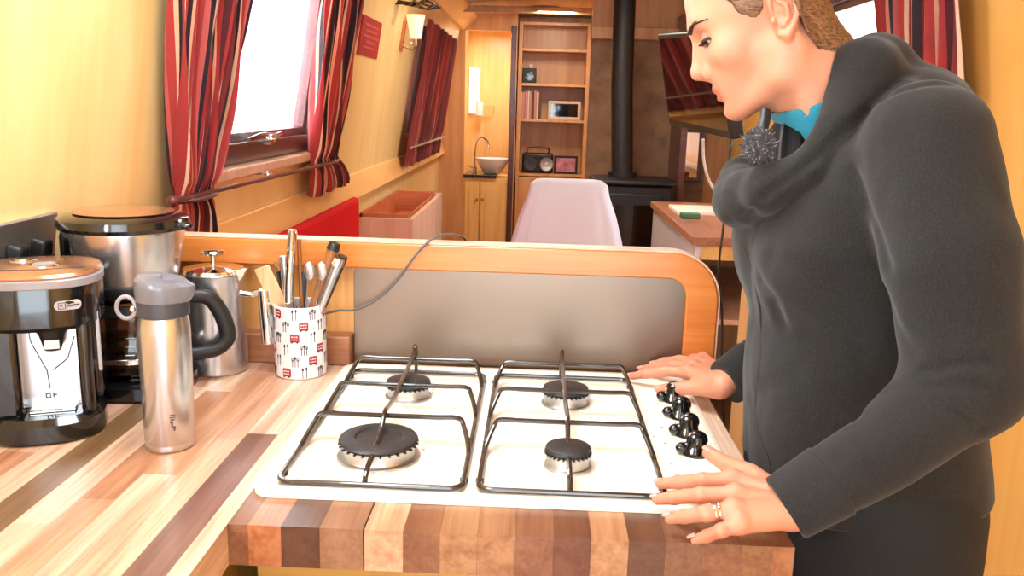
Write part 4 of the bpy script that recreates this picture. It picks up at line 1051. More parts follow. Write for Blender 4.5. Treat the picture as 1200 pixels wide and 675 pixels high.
# sides left and right of the recess
for xa, xb in ((-.060, -.016), (.052, .070)):
    MB().box((xa, -.055, .03), (xb, .02, .165)).build('side_cheek', MT['black'], t, local=True, bevel=.008, seg=3)
MB().box((-.018, -.018, .034), (.054, -.012, .165)).build('recess_plate', MT['steel_v'], t, local=True, bevel=.001)
mb = MB().box((-.012, -.045, .033), (.045, -.012, .038)); mb.build('drip_tray', MT['chrome'], t, local=True, bevel=.002)
MB().lathe([(.070, .150), (.076, .156), (.0765, .205), (.074, .212), (0, .212), (0, .150)][:5]+[(0, .2121)], (.007, .002, 0), 64, power=2.5).build('head', MT['black'], t, local=True)
MB().lathe([(0, .150), (.070, .150), (.076, .156)], (.007, .002, 0), 64, power=2.5).build('head_underside', MT['black_m'], t, local=True)
MB().lathe([(.0745, .205), (.0778, .207), (.0780, .216), (.0755, .2185), (.0, .2185)], (.007, .002, 0), 64, power=2.5).build('silver_band', MT['grey_p'], t, local=True)
tp = MB().lathe([(.0755, .2175), (.0770, .2205), (.0740, .2240), (.04, .2275), (0, .229)], (.007, .002, 0), 64, power=2.5).build('top_panel', MT['copper'], t, local=True)
for (bx_, by_, r, m2) in ((.018, -.018, .012, 'grey_p'), (-.012, .022, .011, 'chrome')):
    b_ = MB().lathe([(r*1.25, .2262), (r*1.25, .2292), (r, .2296), (r, .2285), (0, .2285)], (bx_, by_, 0), 28, sx=1.2).build('button_ring', MT['chrome'], tp, local=True)
    MB().lathe([(r*.92, .2280), (r*.90, .2308), (0, .2315)], (bx_, by_, 0), 24, sx=1.2).build('button', MT[m2], b_, local=True)
mb = MB(); mb.tube([(-.063+.007, -.030, .2262), (-.02, -.042, .2268), (.02, -.044, .2268), (.066, -.030, .2262)], .0007, 6); mb.build('seam', MT['black_m'], tp, local=True)
# brew nozzle
nz = MB().lathe([(0, .118), (.010, .118), (.011, .121), (.016, .140), (.026, .152), (0, .152)], (.022, -.035, 0), 28).build('nozzle', MT['black_m'], t, local=True)
MB().box((.014, -.050, .122), (.032, -.044, .134)).build('nozzle_badge', MT['white_gl'], nz, local=True, bevel=.001)
# reflected seam lines painted as thin dark tubes on the recess plate
mb = MB(); mb.tube([(-.010, -.0185, .160), (-.006, -.0185, .125), (.010, -.0185, .085), (.012, -.0185, .060)], .0006, 6); mb.tube([(.046, -.0185, .130), (.036, -.0185, .100), (.018, -.0185, .085)], .0008, 6)
mb.build('plate_reflections', MT['dgrey'], t, local=True)
# gauge strip on the right front
mb = MB(); ring = roundpoly([(-.0045, -.042), (.0045, -.042), (.0060, .042), (-.0060, .042)], .0038, 5)
q = np.array([.0765, -.030, .125])
mb.prism([q+np.array([-.002, p[0], p[1]]) for p in ring], (.004, 0, 0)); gs = mb.build('gauge_strip', MT['lgrey'], t, local=True, bevel=.0006)
mb = MB()
for k in range(5): mb.box((.0785, -.032, .098+.013*k), (.0789, -.028, .0988+.013*k))
mb.build('gauge_marks', MT['dgrey'], gs, local=True)
# oval badge
def pt(a, z, o2=0.): # superellipse head surface, angle a
    ca, sa = math.cos(a), math.sin(a); ca = math.copysign(abs(ca)**.8, ca); sa = math.copysign(abs(sa)**.8, sa); r = .0764+o2
    return np.array([.007+r*ca, .002+r*sa, z])
def onhead(poly, ac, zc, d0, d1, mbx):
    n = len(poly); vs = [pt(ac+s/.076, zc+z, d) for d in (d0, d1) for s, z in poly]
    mbx.add(vs, [tuple(range(n, 2*n))]+[(i, (i+1) % n, n+(i+1) % n, n+i) for i in range(n)])
mb = MB(); AC = -1.08
onhead(roundpoly([(-.0175, -.0062), (.0175, -.0062), (.0175, .0062), (-.0175, .0062)], .006, 6), AC, .184, -.001, .0012, mb)
bd = mb.build('badge', MT['lgrey'], t, local=True)
mb = MB(); q = []
onhead(rect(-.0130, -.0062, .0034, .0042), AC, .184, .001, .0016, mb); onhead(rect(-.0130, -.0062, -.0042, -.0034), AC, .184, .001, .0016, mb); onhead(rect(-.0135, -.0127, -.0042, .0042), AC, .184, .001, .0016, mb)
onhead([(-.0098+.0013*math.cos(a), .0013*math.sin(a)) for a in np.linspace(0, 6.28, 9)[:-1]], AC, .184, .001, .0016, mb)
onhead(rect(-.0052, -.0044, -.0046, .0046), AC, .184, .001, .0016, mb)
lx = -.0030
for w_, h_ in ((.0020, .0032), (.0014, .0022), (.0014, .0022), (.0016, .0022), (.0006, .0032), (.0016, .0022), (.0016, .0022), (.0018, .0022)):
    onhead(rect(lx, lx+.0005, -.0018, -.0018+h_), AC, .184, .001, .0016, mb); onhead(rect(lx, lx+w_, -.0018, -.0013), AC, .184, .001, .0016, mb)
    if w_ > .001: onhead(rect(lx+w_-.0005, lx+w_, -.0018, -.0018+.0022), AC, .184, .001, .0016, mb)
    lx += w_+.0007
mb.build('badge_lettering', MT['dgrey'], bd, local=True)
# small square mark near the bottom of the plate
mb = MB(); 
for a, b in (((.006, .046), (.0125, .0472)), ((.006, .0518), (.0125, .053)), ((.006, .046), (.0072, .053)), ((.0113, .046), (.0125, .0505)), ((.015, .046), (.0162, .053)), ((.015, .0495), (.0195, .0507))):
    mb.box((a[0], -.0190, a[1]), (b[0], -.0178, b[1]))
mb.build('plate_mark', MT['dgrey'], t, local=True)
# water tank on the left with pale window
MB().box((-.115, -.045, .0), (-.062, .08, .215)).build('water_tank', MT['black'], t, local=True, bevel=.016, seg=4)
mb = MB(); mb.prism([(p[0], -.046, p[1]) for p in roundpoly([(-.104, .085), (-.074, .085), (-.074, .16), (-.104, .16)], .010, 5)], (0, .002, 0)); mb.build('tank_window', MT['lgrey'], t, local=True)
MB().box((-.112, -.04, .214), (-.065, .076, .224)).build('tank_lid', MT['copper'], t, local=True, bevel=.004)

# chrome double socket with two plugs on the wall
p = wl(.31, 1.17); 
t = thing('wall_socket', 'brushed chrome double wall socket with black plugs behind the coffee machine', 'socket', tuple(p))
y0, y1, z0, z1 = .235, .40, 1.10, 1.188
MB().hexa([wl(y0, z0), wl(y1, z0), wl(y1, z0, .010), wl(y0, z0, .010), wl(y0, z1), wl(y1, z1), wl(y1, z1, .010), wl(y0, z1, .010)]).build('face_plate', MT['steel'], t, bevel=.003)
for yy in (.285, .345):
    o = MB().hexa([wl(yy-.018, z0+.012, .01), wl(yy+.018, z0+.012, .01), wl(yy+.014, z0+.014, .03), wl(yy-.014, z0+.014, .03), wl(yy-.018, z0+.058, .01), wl(yy+.018, z0+.058, .01), wl(yy+.012, z0+.050, .03), wl(yy-.012, z0+.050, .03)]).build('plug', MT['black_m'], t, bevel=.004)
    MB().tube(spline([wl(yy, z0+.03, .035), wl(yy, z0, .05), wl(yy+.01, 1.02, .045), wl(yy+.02, .93, .05)], 5), .0035, 8).build('plug_cable', MT['black_m'], o)
# ------------------------------------------------------------------ the woman: signed distance shapes, meshed with surface nets
def V3(*a): return np.array(a, np.float32)
def length(p): return np.sqrt((p*p).sum(-1))
def sph(p, c, r): return length(p-np.asarray(c, np.float32))-r
def ell(p, c, r):
    r = np.asarray(r, np.float32); q = p-np.asarray(c, np.float32); k0 = length(q/r); k1 = length(q/(r*r)); return k0*(k0-1)/np.maximum(k1, 1e-6)
def cap(p, a, b, ra, rb):
    a = np.asarray(a, np.float32); b = np.asarray(b, np.float32); ab = b-a; t = np.clip(((p-a)@ab)/max(ab@ab, 1e-12), 0, 1)
    return length(p-a-t[..., None]*ab)-(ra+(rb-ra)*t)
def chain(p, pts, rs, k=0):
    d = None
    for i in range(len(pts)-1):
        e = cap(p, pts[i], pts[i+1], rs[i], rs[i+1]); d = e if d is None else (np.minimum(d, e) if not k else smin(d, e, k))
    return d
def smin(a, b, k):
    h = np.clip(.5+.5*(b-a)/k, 0, 1); return b+(a-b)*h-k*h*(1-h)
def smax(a, b, k): return -smin(-a, -b, k)
def hsh(p, s):
    """cheap smooth noise"""
    x, y, z = p[..., 0]*s, p[..., 1]*s, p[..., 2]*s
    return (np.sin(x+1.7*np.sin(y*.9+.3))*np.sin(y*1.1+1.3*np.sin(z*.8))+np.sin(z*1.3+1.1*np.sin(x*.7+2.))*.6)/1.6

def nets(fn, lo, hi, h):
    lo = np.array(lo, float); hi = np.array(hi, float); n = np.ceil((hi-lo)/h).astype(int)+1
    ax = [(lo[i]+h*np.arange(n[i])).astype(np.float32) for i in range(3)]
    F = np.empty(tuple(n), np.float32); Y, Z = np.meshgrid(ax[1], ax[2], indexing='ij')
    st = max(1, int(400000/(n[1]*n[2])))
    for i in range(0, n[0], st):
        X = ax[0][i:i+st]; P = np.empty((len(X), n[1], n[2], 3), np.float32)
        P[..., 0] = X[:, None, None]; P[..., 1] = Y; P[..., 2] = Z
        F[i:i+st] = fn(P)
    S = F < 0; cn = tuple(n-1)
    cnt = np.zeros(cn, np.float32); acc = [np.zeros(cn, np.float32) for _ in range(3)]
    quads = []
    edges = []
    for a in range(3):
        sl0 = [slice(None)]*3; sl1 = [slice(None)]*3; sl0[a] = slice(0, -1); sl1[a] = slice(1, None)
        m = S[tuple(sl0)] != S[tuple(sl1)]; I = np.argwhere(m)
        f0 = F[tuple(sl0)][m]; f1 = F[tuple(sl1)][m]; t = f0/(f0-f1)
        pos = I.astype(np.float32).copy(); pos[:, a] += t
        b, c = [(1, 2), (2, 0), (0, 1)][a]
        cells = []
        for db, dc in ((-1, -1), (0, -1), (0, 0), (-1, 0)):
            J = I.copy(); J[:, b] += db; J[:, c] += dc
            ok = (J[:, b] >= 0) & (J[:, c] >= 0) & (J[:, b] < cn[b]) & (J[:, c] < cn[c]); Jk = J[ok]; ix = tuple(Jk.T)
            np.add.at(cnt, ix, 1)
            for d in range(3): np.add.at(acc[d], ix, pos[ok, d])
            cells.append((J, ok))
        okall = cells[0][1] & cells[1][1] & cells[2][1] & cells[3][1]
        edges.append((cells, okall, f0 < 0))
    act = cnt > 0; idx = -np.ones(cn, np.int64); idx[act] = np.arange(act.sum())
    verts = np.stack([acc[d][act]/cnt[act] for d in range(3)], -1)*h+lo
    for cells, ok, neg in edges:
        q = np.stack([idx[tuple(J[ok].T)] for J, _ in cells], -1); ng = neg[ok]
        q[~ng] = q[~ng][:, ::-1]; quads.append(q)
    return verts, np.concatenate(quads)

def mesh_from(name, parts, mats, parent=None, color=None, smooth=True):
    """parts: list of (verts, quads, material_index or per-vertex function)"""
    vs = []; fs = []; mi = []; n = 0
    for v, q, m in parts:
        vs.append(v); fs.append(q+n)
        if callable(m): mv = m(v); mi.append(mv[q[:, 0]])
        else: mi.append(np.full(len(q), m))
        n += len(v)
    v = np.concatenate(vs); q = np.concatenate(fs); mi = np.concatenate(mi).astype(np.int32)
    me = bpy.data.meshes.new(name); me.vertices.add(len(v)); me.vertices.foreach_set('co', v.astype(np.float32).ravel())
    me.loops.add(q.size); me.loops.foreach_set('vertex_index', q.astype(np.int32).ravel())
    me.polygons.add(len(q)); me.polygons.foreach_set('loop_start', np.arange(0, q.size, 4, dtype=np.int32)); me.polygons.foreach_set('loop_total', np.full(len(q), 4, np.int32))
    for m in mats: me.materials.append(m)
    me.polygons.foreach_set('material_index', mi); me.update(calc_edges=True); me.validate()
    if color is not None:
        ca = me.color_attributes.new('tint', 'FLOAT_COLOR', 'POINT'); c = np.ones((len(v), 4), np.float32); c[:, :3] = color(v); ca.data.foreach_set('color', c.ravel())
    me.shade_smooth()
    o = bpy.data.objects.new(name, me); COL.objects.link(o)
    if parent: o.parent = parent
    return o

def tinted(name, rgb, rough, sss=0., bump=None, spec=.5, sheen=0.):
    m = mat(name, rgb, rough, sss=sss, bump=bump, spec=spec, sheen=sheen)
    N, L = m.node_tree.nodes, m.node_tree.links; b = N['Principled BSDF']
    a = N.new('ShaderNodeAttribute'); a.attribute_name = 'tint'; mm = N.new('ShaderNodeMix'); mm.data_type = 'RGBA'; mm.blend_type = 'MULTIPLY'; mm.inputs[0].default_value = 1
    mm.inputs[6].default_value = lin(rgb); L.new(a.outputs[0], mm.inputs[7]); L.new(mm.outputs[2], b.inputs['Base Color'])
    return m
SKIN = tinted('skin', (206, 142, 112), .5, sss=.12, bump=(500, .12))
def knit(name, c1, c2, c3):
    m, N, L, b = newmat(name)
    tc = N.new('ShaderNodeTexCoord'); n1 = N.new('ShaderNodeTexNoise'); n1.inputs['Scale'].default_value = 700; n1.inputs['Detail'].default_value = 3
    mp = N.new('ShaderNodeMapping'); mp.inputs['Scale'].default_value = (1, 1, .35); L.new(tc.outputs['Object'], mp.inputs[0]); L.new(mp.outputs[0], n1.inputs[0])
    r = N.new('ShaderNodeValToRGB'); e = r.color_ramp.elements; e.new(.5); e[0].position = .36; e[1].position = .5; e[2].position = .66
    e[0].color = lin(c1); e[1].color = lin(c2); e[2].color = lin(c3); L.new(n1.outputs[0], r.inputs[0]); L.new(r.outputs[0], b.inputs['Base Color'])
    b.inputs['Roughness'].default_value = .92; b.inputs['Sheen Weight'].default_value = .12; b.inputs['Specular IOR Level'].default_value = .2
    n2 = N.new('ShaderNodeTexNoise'); n2.inputs['Scale'].default_value = 700; L.new(tc.outputs['Object'], n2.inputs[0])
    bp = N.new('ShaderNodeBump'); bp.inputs['Strength'].default_value = .35; bp.inputs['Distance'].default_value = .001; L.new(n2.outputs[0], bp.inputs['Height']); L.new(bp.outputs[0], b.inputs['Normal'])
    return m
HOODIE = knit('charcoal_marl_jersey', (29, 28, 26), (34, 32, 30), (42, 40, 37))
CUFF = knit('charcoal_cuff_rib', (29, 28, 28), (34, 33, 32), (42, 40, 39))
TEE = mat('teal_jersey', (30, 132, 158), .85, bump=(500, .3), sheen=.2)
TROUS = mat('black_trousers', (12, 12, 13), .85, bump=(400, .2))
def hairmat():
    m, N, L, b = newmat('brown_hair'); tc = N.new('ShaderNodeTexCoord'); mp = N.new('ShaderNodeMapping'); mp.inputs['Scale'].default_value = (90, 420, 420); mp.inputs['Rotation'].default_value = (0, .3, 0)
    nz = N.new('ShaderNodeTexNoise'); nz.inputs['Scale'].default_value = 1; nz.inputs['Detail'].default_value = 5; L.new(tc.outputs['Object'], mp.inputs[0]); L.new(mp.outputs[0], nz.inputs[0])
    r = N.new('ShaderNodeValToRGB'); r.color_ramp.elements[0].position = .35; r.color_ramp.elements[1].position = .68; r.color_ramp.elements[0].color = lin((66, 42, 28)); r.color_ramp.elements[1].color = lin((150, 108, 74))
    L.new(nz.outputs[0], r.inputs[0]); L.new(r.outputs[0], b.inputs['Base Color']); b.inputs['Roughness'].default_value = .5
    bp = N.new('ShaderNodeBump'); bp.inputs['Strength'].default_value = .5; bp.inputs['Distance'].default_value = .002; L.new(nz.outputs[0], bp.inputs['Height']); L.new(bp.outputs[0], b.inputs['Normal'])
    return m
HAIR = hairmat()
DARKH = mat('dark_brow_hair', (48, 30, 24), .7)

# head frame: X forward, Y towards the near side (her left), Z up; pitched down, turned a little away
HE = at(905, 28, y=.22); TH = math.radians(25); YA = math.radians(13)
fw = np.array([-math.cos(TH)*math.cos(YA), math.cos(TH)*math.sin(YA), -math.sin(TH)])
lf = np.array([-math.sin(YA), -math.cos(YA), 0.]); upv = np.cross(fw, lf)
if upv[2] < 0: upv = -upv
RH = np.stack([fw, lf, upv]).astype(np.float32)   # rows
SCL = np.array([.865, .90, .89])
HE = at(810, 90, y=.243)-(np.array([.1265, 0, -.0155])*SCL)@RH.astype(float)
def h2w(p): return HE+(np.array(p, float)*SCL)@RH.astype(float)
def w2h(P): return ((P-HE.astype(np.float32))@RH.T)/SCL.astype(np.float32)
EYE = [(.0795, s*.0315, .020) for s in (1, -1)]

def head_local(p):
    q = p.copy(); q[..., 1] = np.abs(q[..., 1])       # symmetric
    d = ell(q, (.002, 0, .062), (.099, .076, .090))
    d = smin(d, ell(q, (.040, 0, .018), (.060, .062, .078)), .02)
    d = smin(d, ell(q, (.047, 0, -.030), (.048, .050, .050)), .025)       # lower face
    d = smin(d, cap(q, (.004, .052, -.030), (.012, .049, -.062), .016, .016), .022)
    d = smin(d, cap(q, (.012, .047, -.064), (.074, .013, -.082), .0165, .0155), .018)
    d = smin(d, sph(q, (.0838, 0, -.0825), .0172), .016)                  # chin
    d = smin(d, ell(q, (.050, 0, -.074), (.040, .036, .022)), .02)        # under jaw
    d = smin(d, sph(q, (.064, .043, -.006), .0215), .022)                 # cheek bone
    d = smin(d, ell(q, (.074, .020, -.042), (.022, .020, .026)), .018)
    d = smin(d, cap(q, (.094, 0, .043), (.080, .038, .047), .0105, .0095), .018)   # brow ridge
    # socket
    d = smax(d, -ell(q, (.1045, .0345, .022), (.018, .021, .0135)), .014)
    # nose
    n = cap(q, (.0965, 0, .032), (.1135, 0, -.006), .0072, .0078)
    n = smin(n, sph(q, (.1175, 0, -.0145), .0088), .008)
    n = smin(n, sph(q, (.1025, .0125, -.0235), .0075), .008)
    n = smin(n, cap(q, (.1175, 0, -.018), (.101, 0, -.030), .0055, .005), .006)
    n = smin(n, cap(q, (.0965, .006, .012), (.099, .012, -.014), .007, .007), .014)
    d = smin(d, n, .009)
    d = smax(d, -cap(q, (.1115, .0062, -.0285), (.1065, .0078, -.0225), .0024, .0028), .002)
    # lips
    d = smin(d, ell(q, (.0905, 0, -.050), (.0120, .022, .016)), .008)
    ul = cap(q, (.0990, .004, -.0465), (.0835, .0235, -.0535), .0062, .0028); ul = smin(ul, cap(q, (.0990, .0035, -.0465), (.0992, 0, -.0470), .0060, .0060), .002)
    ll = cap(q, (.0972, 0, -.0625), (.0840, .0215, -.0565), .0070, .0030)
    d = smin(d, ul, .004); d = smin(d, ll, .004)
    d = smax(d, -cap(q, (.1045, 0, -.0548), (.0850, .0255, -.0548), .0017, .0009), .002)
    d = smax(d, -ell(q, (.1035, 0, -.0715), (.006, .018, .0055)), .008)
    # lids
    for k in (0,):
        e = np.array(EYE[0], np.float32)
        d = smin(d, sph(q, e, .0136), .0045)
        g = q-e; 
        # almond opening looking forward-down
        a = -.30; gx = g[..., 0]*math.cos(a)+g[..., 2]*math.sin(a); gz = -g[..., 0]*math.sin(a)+g[..., 2]*math.cos(a)
        phi = np.arctan2(g[..., 1], gx); t_ = (phi-.28)/1.25; hh = .0054*np.sqrt(np.clip(1-t_*t_, 0, 1)); r_ = length(g)
        op = np.maximum(np.maximum(np.abs(gz)-hh, (np.abs(t_)-1)*.012), np.maximum(.0121-r_, r_-.021))
        d = smax(d, -op, .0008)
        # crease above the upper lid
    # ear
    ear = ell_rot(q, (-.018, .0735, .010), (.019, .0055, .029), .22)
    rim = [(-.004, .0745, .012), (-.006, .0785, .028), (-.016, .0825, .0385), (-.030, .0855, .034), (-.0375, .0870, .018), (-.0340, .0855, .000), (-.0240, .0815, -.012), (-.014, .0775, -.019), (-.007, .0745, -.015)]
    er = chain(q, rim, [.0028, .0032, .0036, .0038, .0036, .0034, .0038, .0052, .0036])
    anti = chain(q, [(-.016, .081, .026), (-.025, .0835, .016), (-.0225, .0815, .000), (-.013, .079, -.007)], [.0026, .0034, .0032, .0034])
    ear = smin(ear, er, .003); ear = smax(ear, -sph(q, (-.0135, .0850, .006), .0088), .003); ear = smin(ear, anti, .003)
    ear = smin(ear, sph(q, (-.0035, .0765, .003), .0042), .004)
    ear = smax(ear, -sph(q, (-.0090, .0790, .003), .0036), .002)
    d = smin(d, ear, .005)
    return d
def ell_rot(q, c, r, ang):
    g = q-np.asarray(c, np.float32); ca, sa = math.cos(ang), math.sin(ang)
    x = g[..., 0]*ca-g[..., 1]*sa*-1*-1; x = g[..., 0]*ca-g[..., 1]*sa; y = g[..., 0]*sa+g[..., 1]*ca
    return ell(np.stack([x, y, g[..., 2]], -1), (0, 0, 0), r)
NK = [h2w((-.020, 0, -.030)), at(958, 98, y=.22), at(990, 150, y=.215)]
def neck(P): 
    d = chain(P, NK, [.056, .055, .062], .02)
    # tendon running from behind the ear to the collarbone
    a = h2w((-.012, .056, -.045)); b = at(965, 175, y=.18)
    return smin(d, cap(P, a, b, .006, .006), .03)
def headf(P):
    return smin(head_local(w2h(P))*.885, neck(P), .022)

# ---- hands
def hand_sdf(wrist, mcps, fingers, thumb, wr_dir, rf=(.0082, .0082, .0080, .0070)):
    rw_ = .0215
    def f(P):
        palm = None
        for i, m in enumerate(mcps):
            w_ = np.array(wrist)+(np.array(m)-np.array(mcps[1]))*.38*np.array([1, 1, .3])
            e = cap(P, w_, m, .0135, .0108); palm = e if palm is None else smin(palm, e, .012)
        # forearm stub, flattened
        palm = smin(palm, cap(P, np.array(wrist)+(np.array(mcps[0])-np.array(mcps[3]))*.08, np.array(wrist)+np.array(wr_dir)+(np.array(mcps[0])-np.array(mcps[3]))*.06, .0170, .0195), .014)
        palm = smin(palm, cap(P, np.array(wrist)-(np.array(mcps[0])-np.array(mcps[3]))*.08, np.array(wrist)+np.array(wr_dir)-(np.array(mcps[0])-np.array(mcps[3]))*.06, .0170, .0195), .014)
        d = palm
        F_ = None
        for i, js in enumerate(fingers):
            r = rf[i]; pts = [mcps[i]]+list(js); rs = [r*1.16, r*1.03, r*.93, r*.74]
            e = chain(P, pts, rs)
            for j in (1, 2): e = smin(e, sph(P, pts[j], rs[j]*1.06), .003)       # knuckles
            F_ = e if F_ is None else smin(F_, e, .0015)
        d = smin(d, F_, .007)
        for m in mcps: d = smin(d, sph(P, np.array(m)+(0, 0, .0025), .0098), .006)
        th = chain(P, thumb, [.0150, .0125, .0108, .0082][-len(thumb):]); d = smin(d, th, .012)
        return d
    return f
def A(u, v, z): return at(u, v, z=z)
# her left (near) hand, palm down on the front edge of the hob
Lw = A(926, 594, .962)
Lm = [A(858, 563, .966), A(862, 580, .970), A(860, 598, .966), A(866, 614, .958)]
Lf = [[A(824, 563, .963), A(795, 565, .949), A(774, 567, .9405)],
      [A(822, 580, .966), A(790, 583, .950), A(770, 585.5, .9405)],
      [A(828, 602, .962), A(802, 605, .948), A(785, 607.5, .9395)],
      [A(845, 622, .953), A(829, 628, .940), A(815, 632.5, .9310)]]
Lt = [A(898, 572, .960), A(880, 556, .960), A(853, 545, .958), A(831, 531, .957)]
lw_dir = at(1040, 524, y=-.05)-Lw; lw_dir = lw_dir/np.linalg.norm(lw_dir)*.07
lhand = hand_sdf(Lw, Lm, Lf, Lt, lw_dir)
# her right (far) hand at the back corner of the hob
Rw = A(848, 449, .970)
Rm = [A(806, 436, .965), A(812, 430, .966), A(818, 425, .962), A(824, 421, .956)]
Rf = [[A(779, 435, .960), A(757, 438, .950), A(741, 441, .940)],
      [A(786, 428, .960), A(766, 430, .948), A(752, 433, .940)],
      [A(796, 422, .956), A(778, 424, .946), A(766, 427, .939)],
      [A(808, 419, .950), A(793, 421, .942), A(783, 424, .938)]]
Rt = [A(840, 455, .962), A(815, 454, .955), A(792, 455, .948), A(774, 457, .940)]
rw_dir = np.array([.54, .46, 1.10])-Rw; rw_dir = rw_dir/np.linalg.norm(rw_dir)*.07
rhand = hand_sdf(Rw, Rm, Rf, Rt, rw_dir)

# ---- clothes
TZ = np.array([.50, .62, .75, .87, .915, 1.0, 1.05, 1.10, 1.17, 1.21, 1.28, 1.33, 1.38, 1.41])
TF = np.array([.355, .335, .322, .312, .303, .297, .292, .296, .286, .280, .292, .322, .37, .41])
TB = np.array([.60, .61, .618, .618, .610, .592, .58, .572, .57, .56, .54, .505, .47, .44])
TW = np.array([.14, .16, .172, .170, .165, .150, .142, .142, .150, .155, .165, .160, .125, .07])
YC = .21
def slices(P, zz, xf, xb, wy, grow=0.):
    z = P[..., 2]; a = np.interp(z, zz, xf); b = np.interp(z, zz, xb); w_ = np.interp(z, zz, wy)
    xc = (a+b)/2; hx = (b-a)/2+grow; w_ = w_+grow
    k = (((np.abs(P[..., 0]-xc)/hx)**2.3+(np.abs(P[..., 1]-YC)/w_)**2.3)**(1/2.3))
    return np.maximum((k-1)*np.minimum(hx, w_), z-zz[-1]).astype(np.float32)
SH = at(1085, 170, y=.045); UP = at(1112, 300, y=.0); EL = at(1134, 446, y=-.02); FM = at(1040, 524, y=-.05); WR = A(928, 591, .965)
R_SH = np.array([.45, .375, 1.33]); R_EL = np.array([.54, .46, 1.10]); R_WR = Rw+rw_dir*.16+np.array([0, 0, -.002])
def wrink(P, amp):
    return amp*(hsh(P, 38)+.5*hsh(P+3.1, 75))
def arm(P):
    d = chain(P, [SH, UP, EL], [.068, .067, .059], .01); fa = chain(P, [EL, FM, WR], [.056, .043, .034]); ax = (WR-FM)/np.linalg.norm(WR-FM); fa = smax(fa, (P-WR.astype(np.float32))@ax.astype(np.float32)-.004, .005); d = smin(d, fa, .02)
    # elbow folds
    for s, r in ((.10, .006), (.22, .005)):
        c = EL+(FM-EL)*s
    return d
def torso(P):
    d = slices(P, TZ, TF, TB, TW)
    d = smin(d, ell(P, (.335, YC-.07, 1.19), (.055, .062, .062)), .04); d = smin(d, ell(P, (.335, YC+.07, 1.19), (.055, .062, .062)), .04)
    d = smin(d, cap(P, (.445, YC-.10, 1.345), (.445, YC+.10, 1.345), .056, .056), .03)     # shoulder girdle
    return d
def mirr(p): return np.array([p[0], 2*YC-p[1], p[2]])
HB = [at(1014, 88, y=.17), at(1058, 98, y=.19), at(1106, 140, y=.20)]
HL = [at(1012, 86, y=.165), at(984, 146, y=.125), at(948, 197, y=.115), at(900, 221, y=.14), at(878, 230, y=.185), at(868, 234, y=.21)]
HRr = [.041, .024, .022, .029, .034, .034]
def hoodroll(P):
    d = chain(P, HL, HRr, .01); Q = P.copy(); Q[..., 1] = 2*YC-P[..., 1]; d = smin(d, chain(Q, HL, HRr, .01), .01)
    n = chain(P, [HL[0], at(1026, 83, y=.21), mirr(HL[0])], [.041, .043, .041], .01); d = smin(d, n, .01)
    # the hood lying on her back
    b = ell(P, at(1062, 122, y=.21), (.068, .105, .050)); d = smin(d, b, .02)
    # collar tip in front
    d = smin(d, cap(P, at(858, 236, y=.19), at(853, 252, y=.19), .013, .009), .01)
    return d
def rleg(P):
    d = None
    for s in (-1, 1):
        y = YC+s*.085
        e = chain(P, [(.47, y, .86), (.475, y+s*.005, .50), (.50, y+s*.005, .09)], [.098, .062, .046])
        d = e if d is None else smin(d, e, .03)
    return d
CUT_T = h2w((-.020, 0, -.030)); NAX = np.array(NK[2])-np.array(NK[1]); NAX = NAX/np.linalg.norm(NAX)
CN = np.array(at(944, 120, y=.22))                      # tee collar plane passes here
def tneck(P): return chain(P, NK, [.060, .0615, .072], .02)
CAX = np.cross(at(972, 112, y=.22)-at(916, 130, y=.22), np.array([0, 1., 0])); CAX /= np.linalg.norm(CAX)
if CAX[2] > 0: CAX = -CAX
def hoodie(P):
    d = torso(P)
    # neck hole
    hole = cap(P, at(930, 60, y=.215), at(975, 175, y=.212), .066, .062)
    d = smax(d, -hole, .01)
    zc = .868+.10*(P[..., 0]-.30)
    d = smax(d, zc-P[..., 2], .006)
    hr = hoodroll(P); hr = smax(hr, -cap(P, at(925, 60, y=.21), at(940, 130, y=.21), .058, .054), .008)
    d = smin(d, hr, .006)
    d = smin(d, arm(P), .018)
    Ra = chain(P, [R_SH, R_EL, R_WR], [.070, .056, .033], .02); ax = (R_WR-R_EL)/np.linalg.norm(R_WR-R_EL); Ra = smax(Ra, (P-R_WR.astype(np.float32))@ax.astype(np.float32)-.003, .005); d = smin(d, Ra, .012)
    # soft folds: at the inside of the elbow, the armpit and the waist
    z = P[..., 2]; x = P[..., 0]; y = P[..., 1]
    fold = lambda a, b, r, dep: dep*np.exp(-np.maximum(cap(P, a, b, 0., 0.), 0)**2/(2*r*r))
    g = wrink(P, .0016)
    if FOLDP:
        gp = np.zeros_like(g); gn = np.zeros_like(g)
        for (a_, b_, r, dep) in FOLDP:
            f_ = fold(a_, b_, r, dep)
            if dep > 0: gp = np.maximum(gp, f_)
            else: gn = np.minimum(gn, f_)
        g = g+gp+gn
    return d+g
FOLDP = []
def trace(u, v, f, t0=.6):
    """first point along the sight line where f < 0"""
    d = ray(u, v); d = d/np.linalg.norm(d); ts = np.arange(t0, 1.6, .001); P = (CO+ts[:, None]*d).astype(np.float32)
    F = f(P); i = np.argmax(F < 0)
    return CO+d*ts[max(i, 1)], F[i] < 0
_new = []
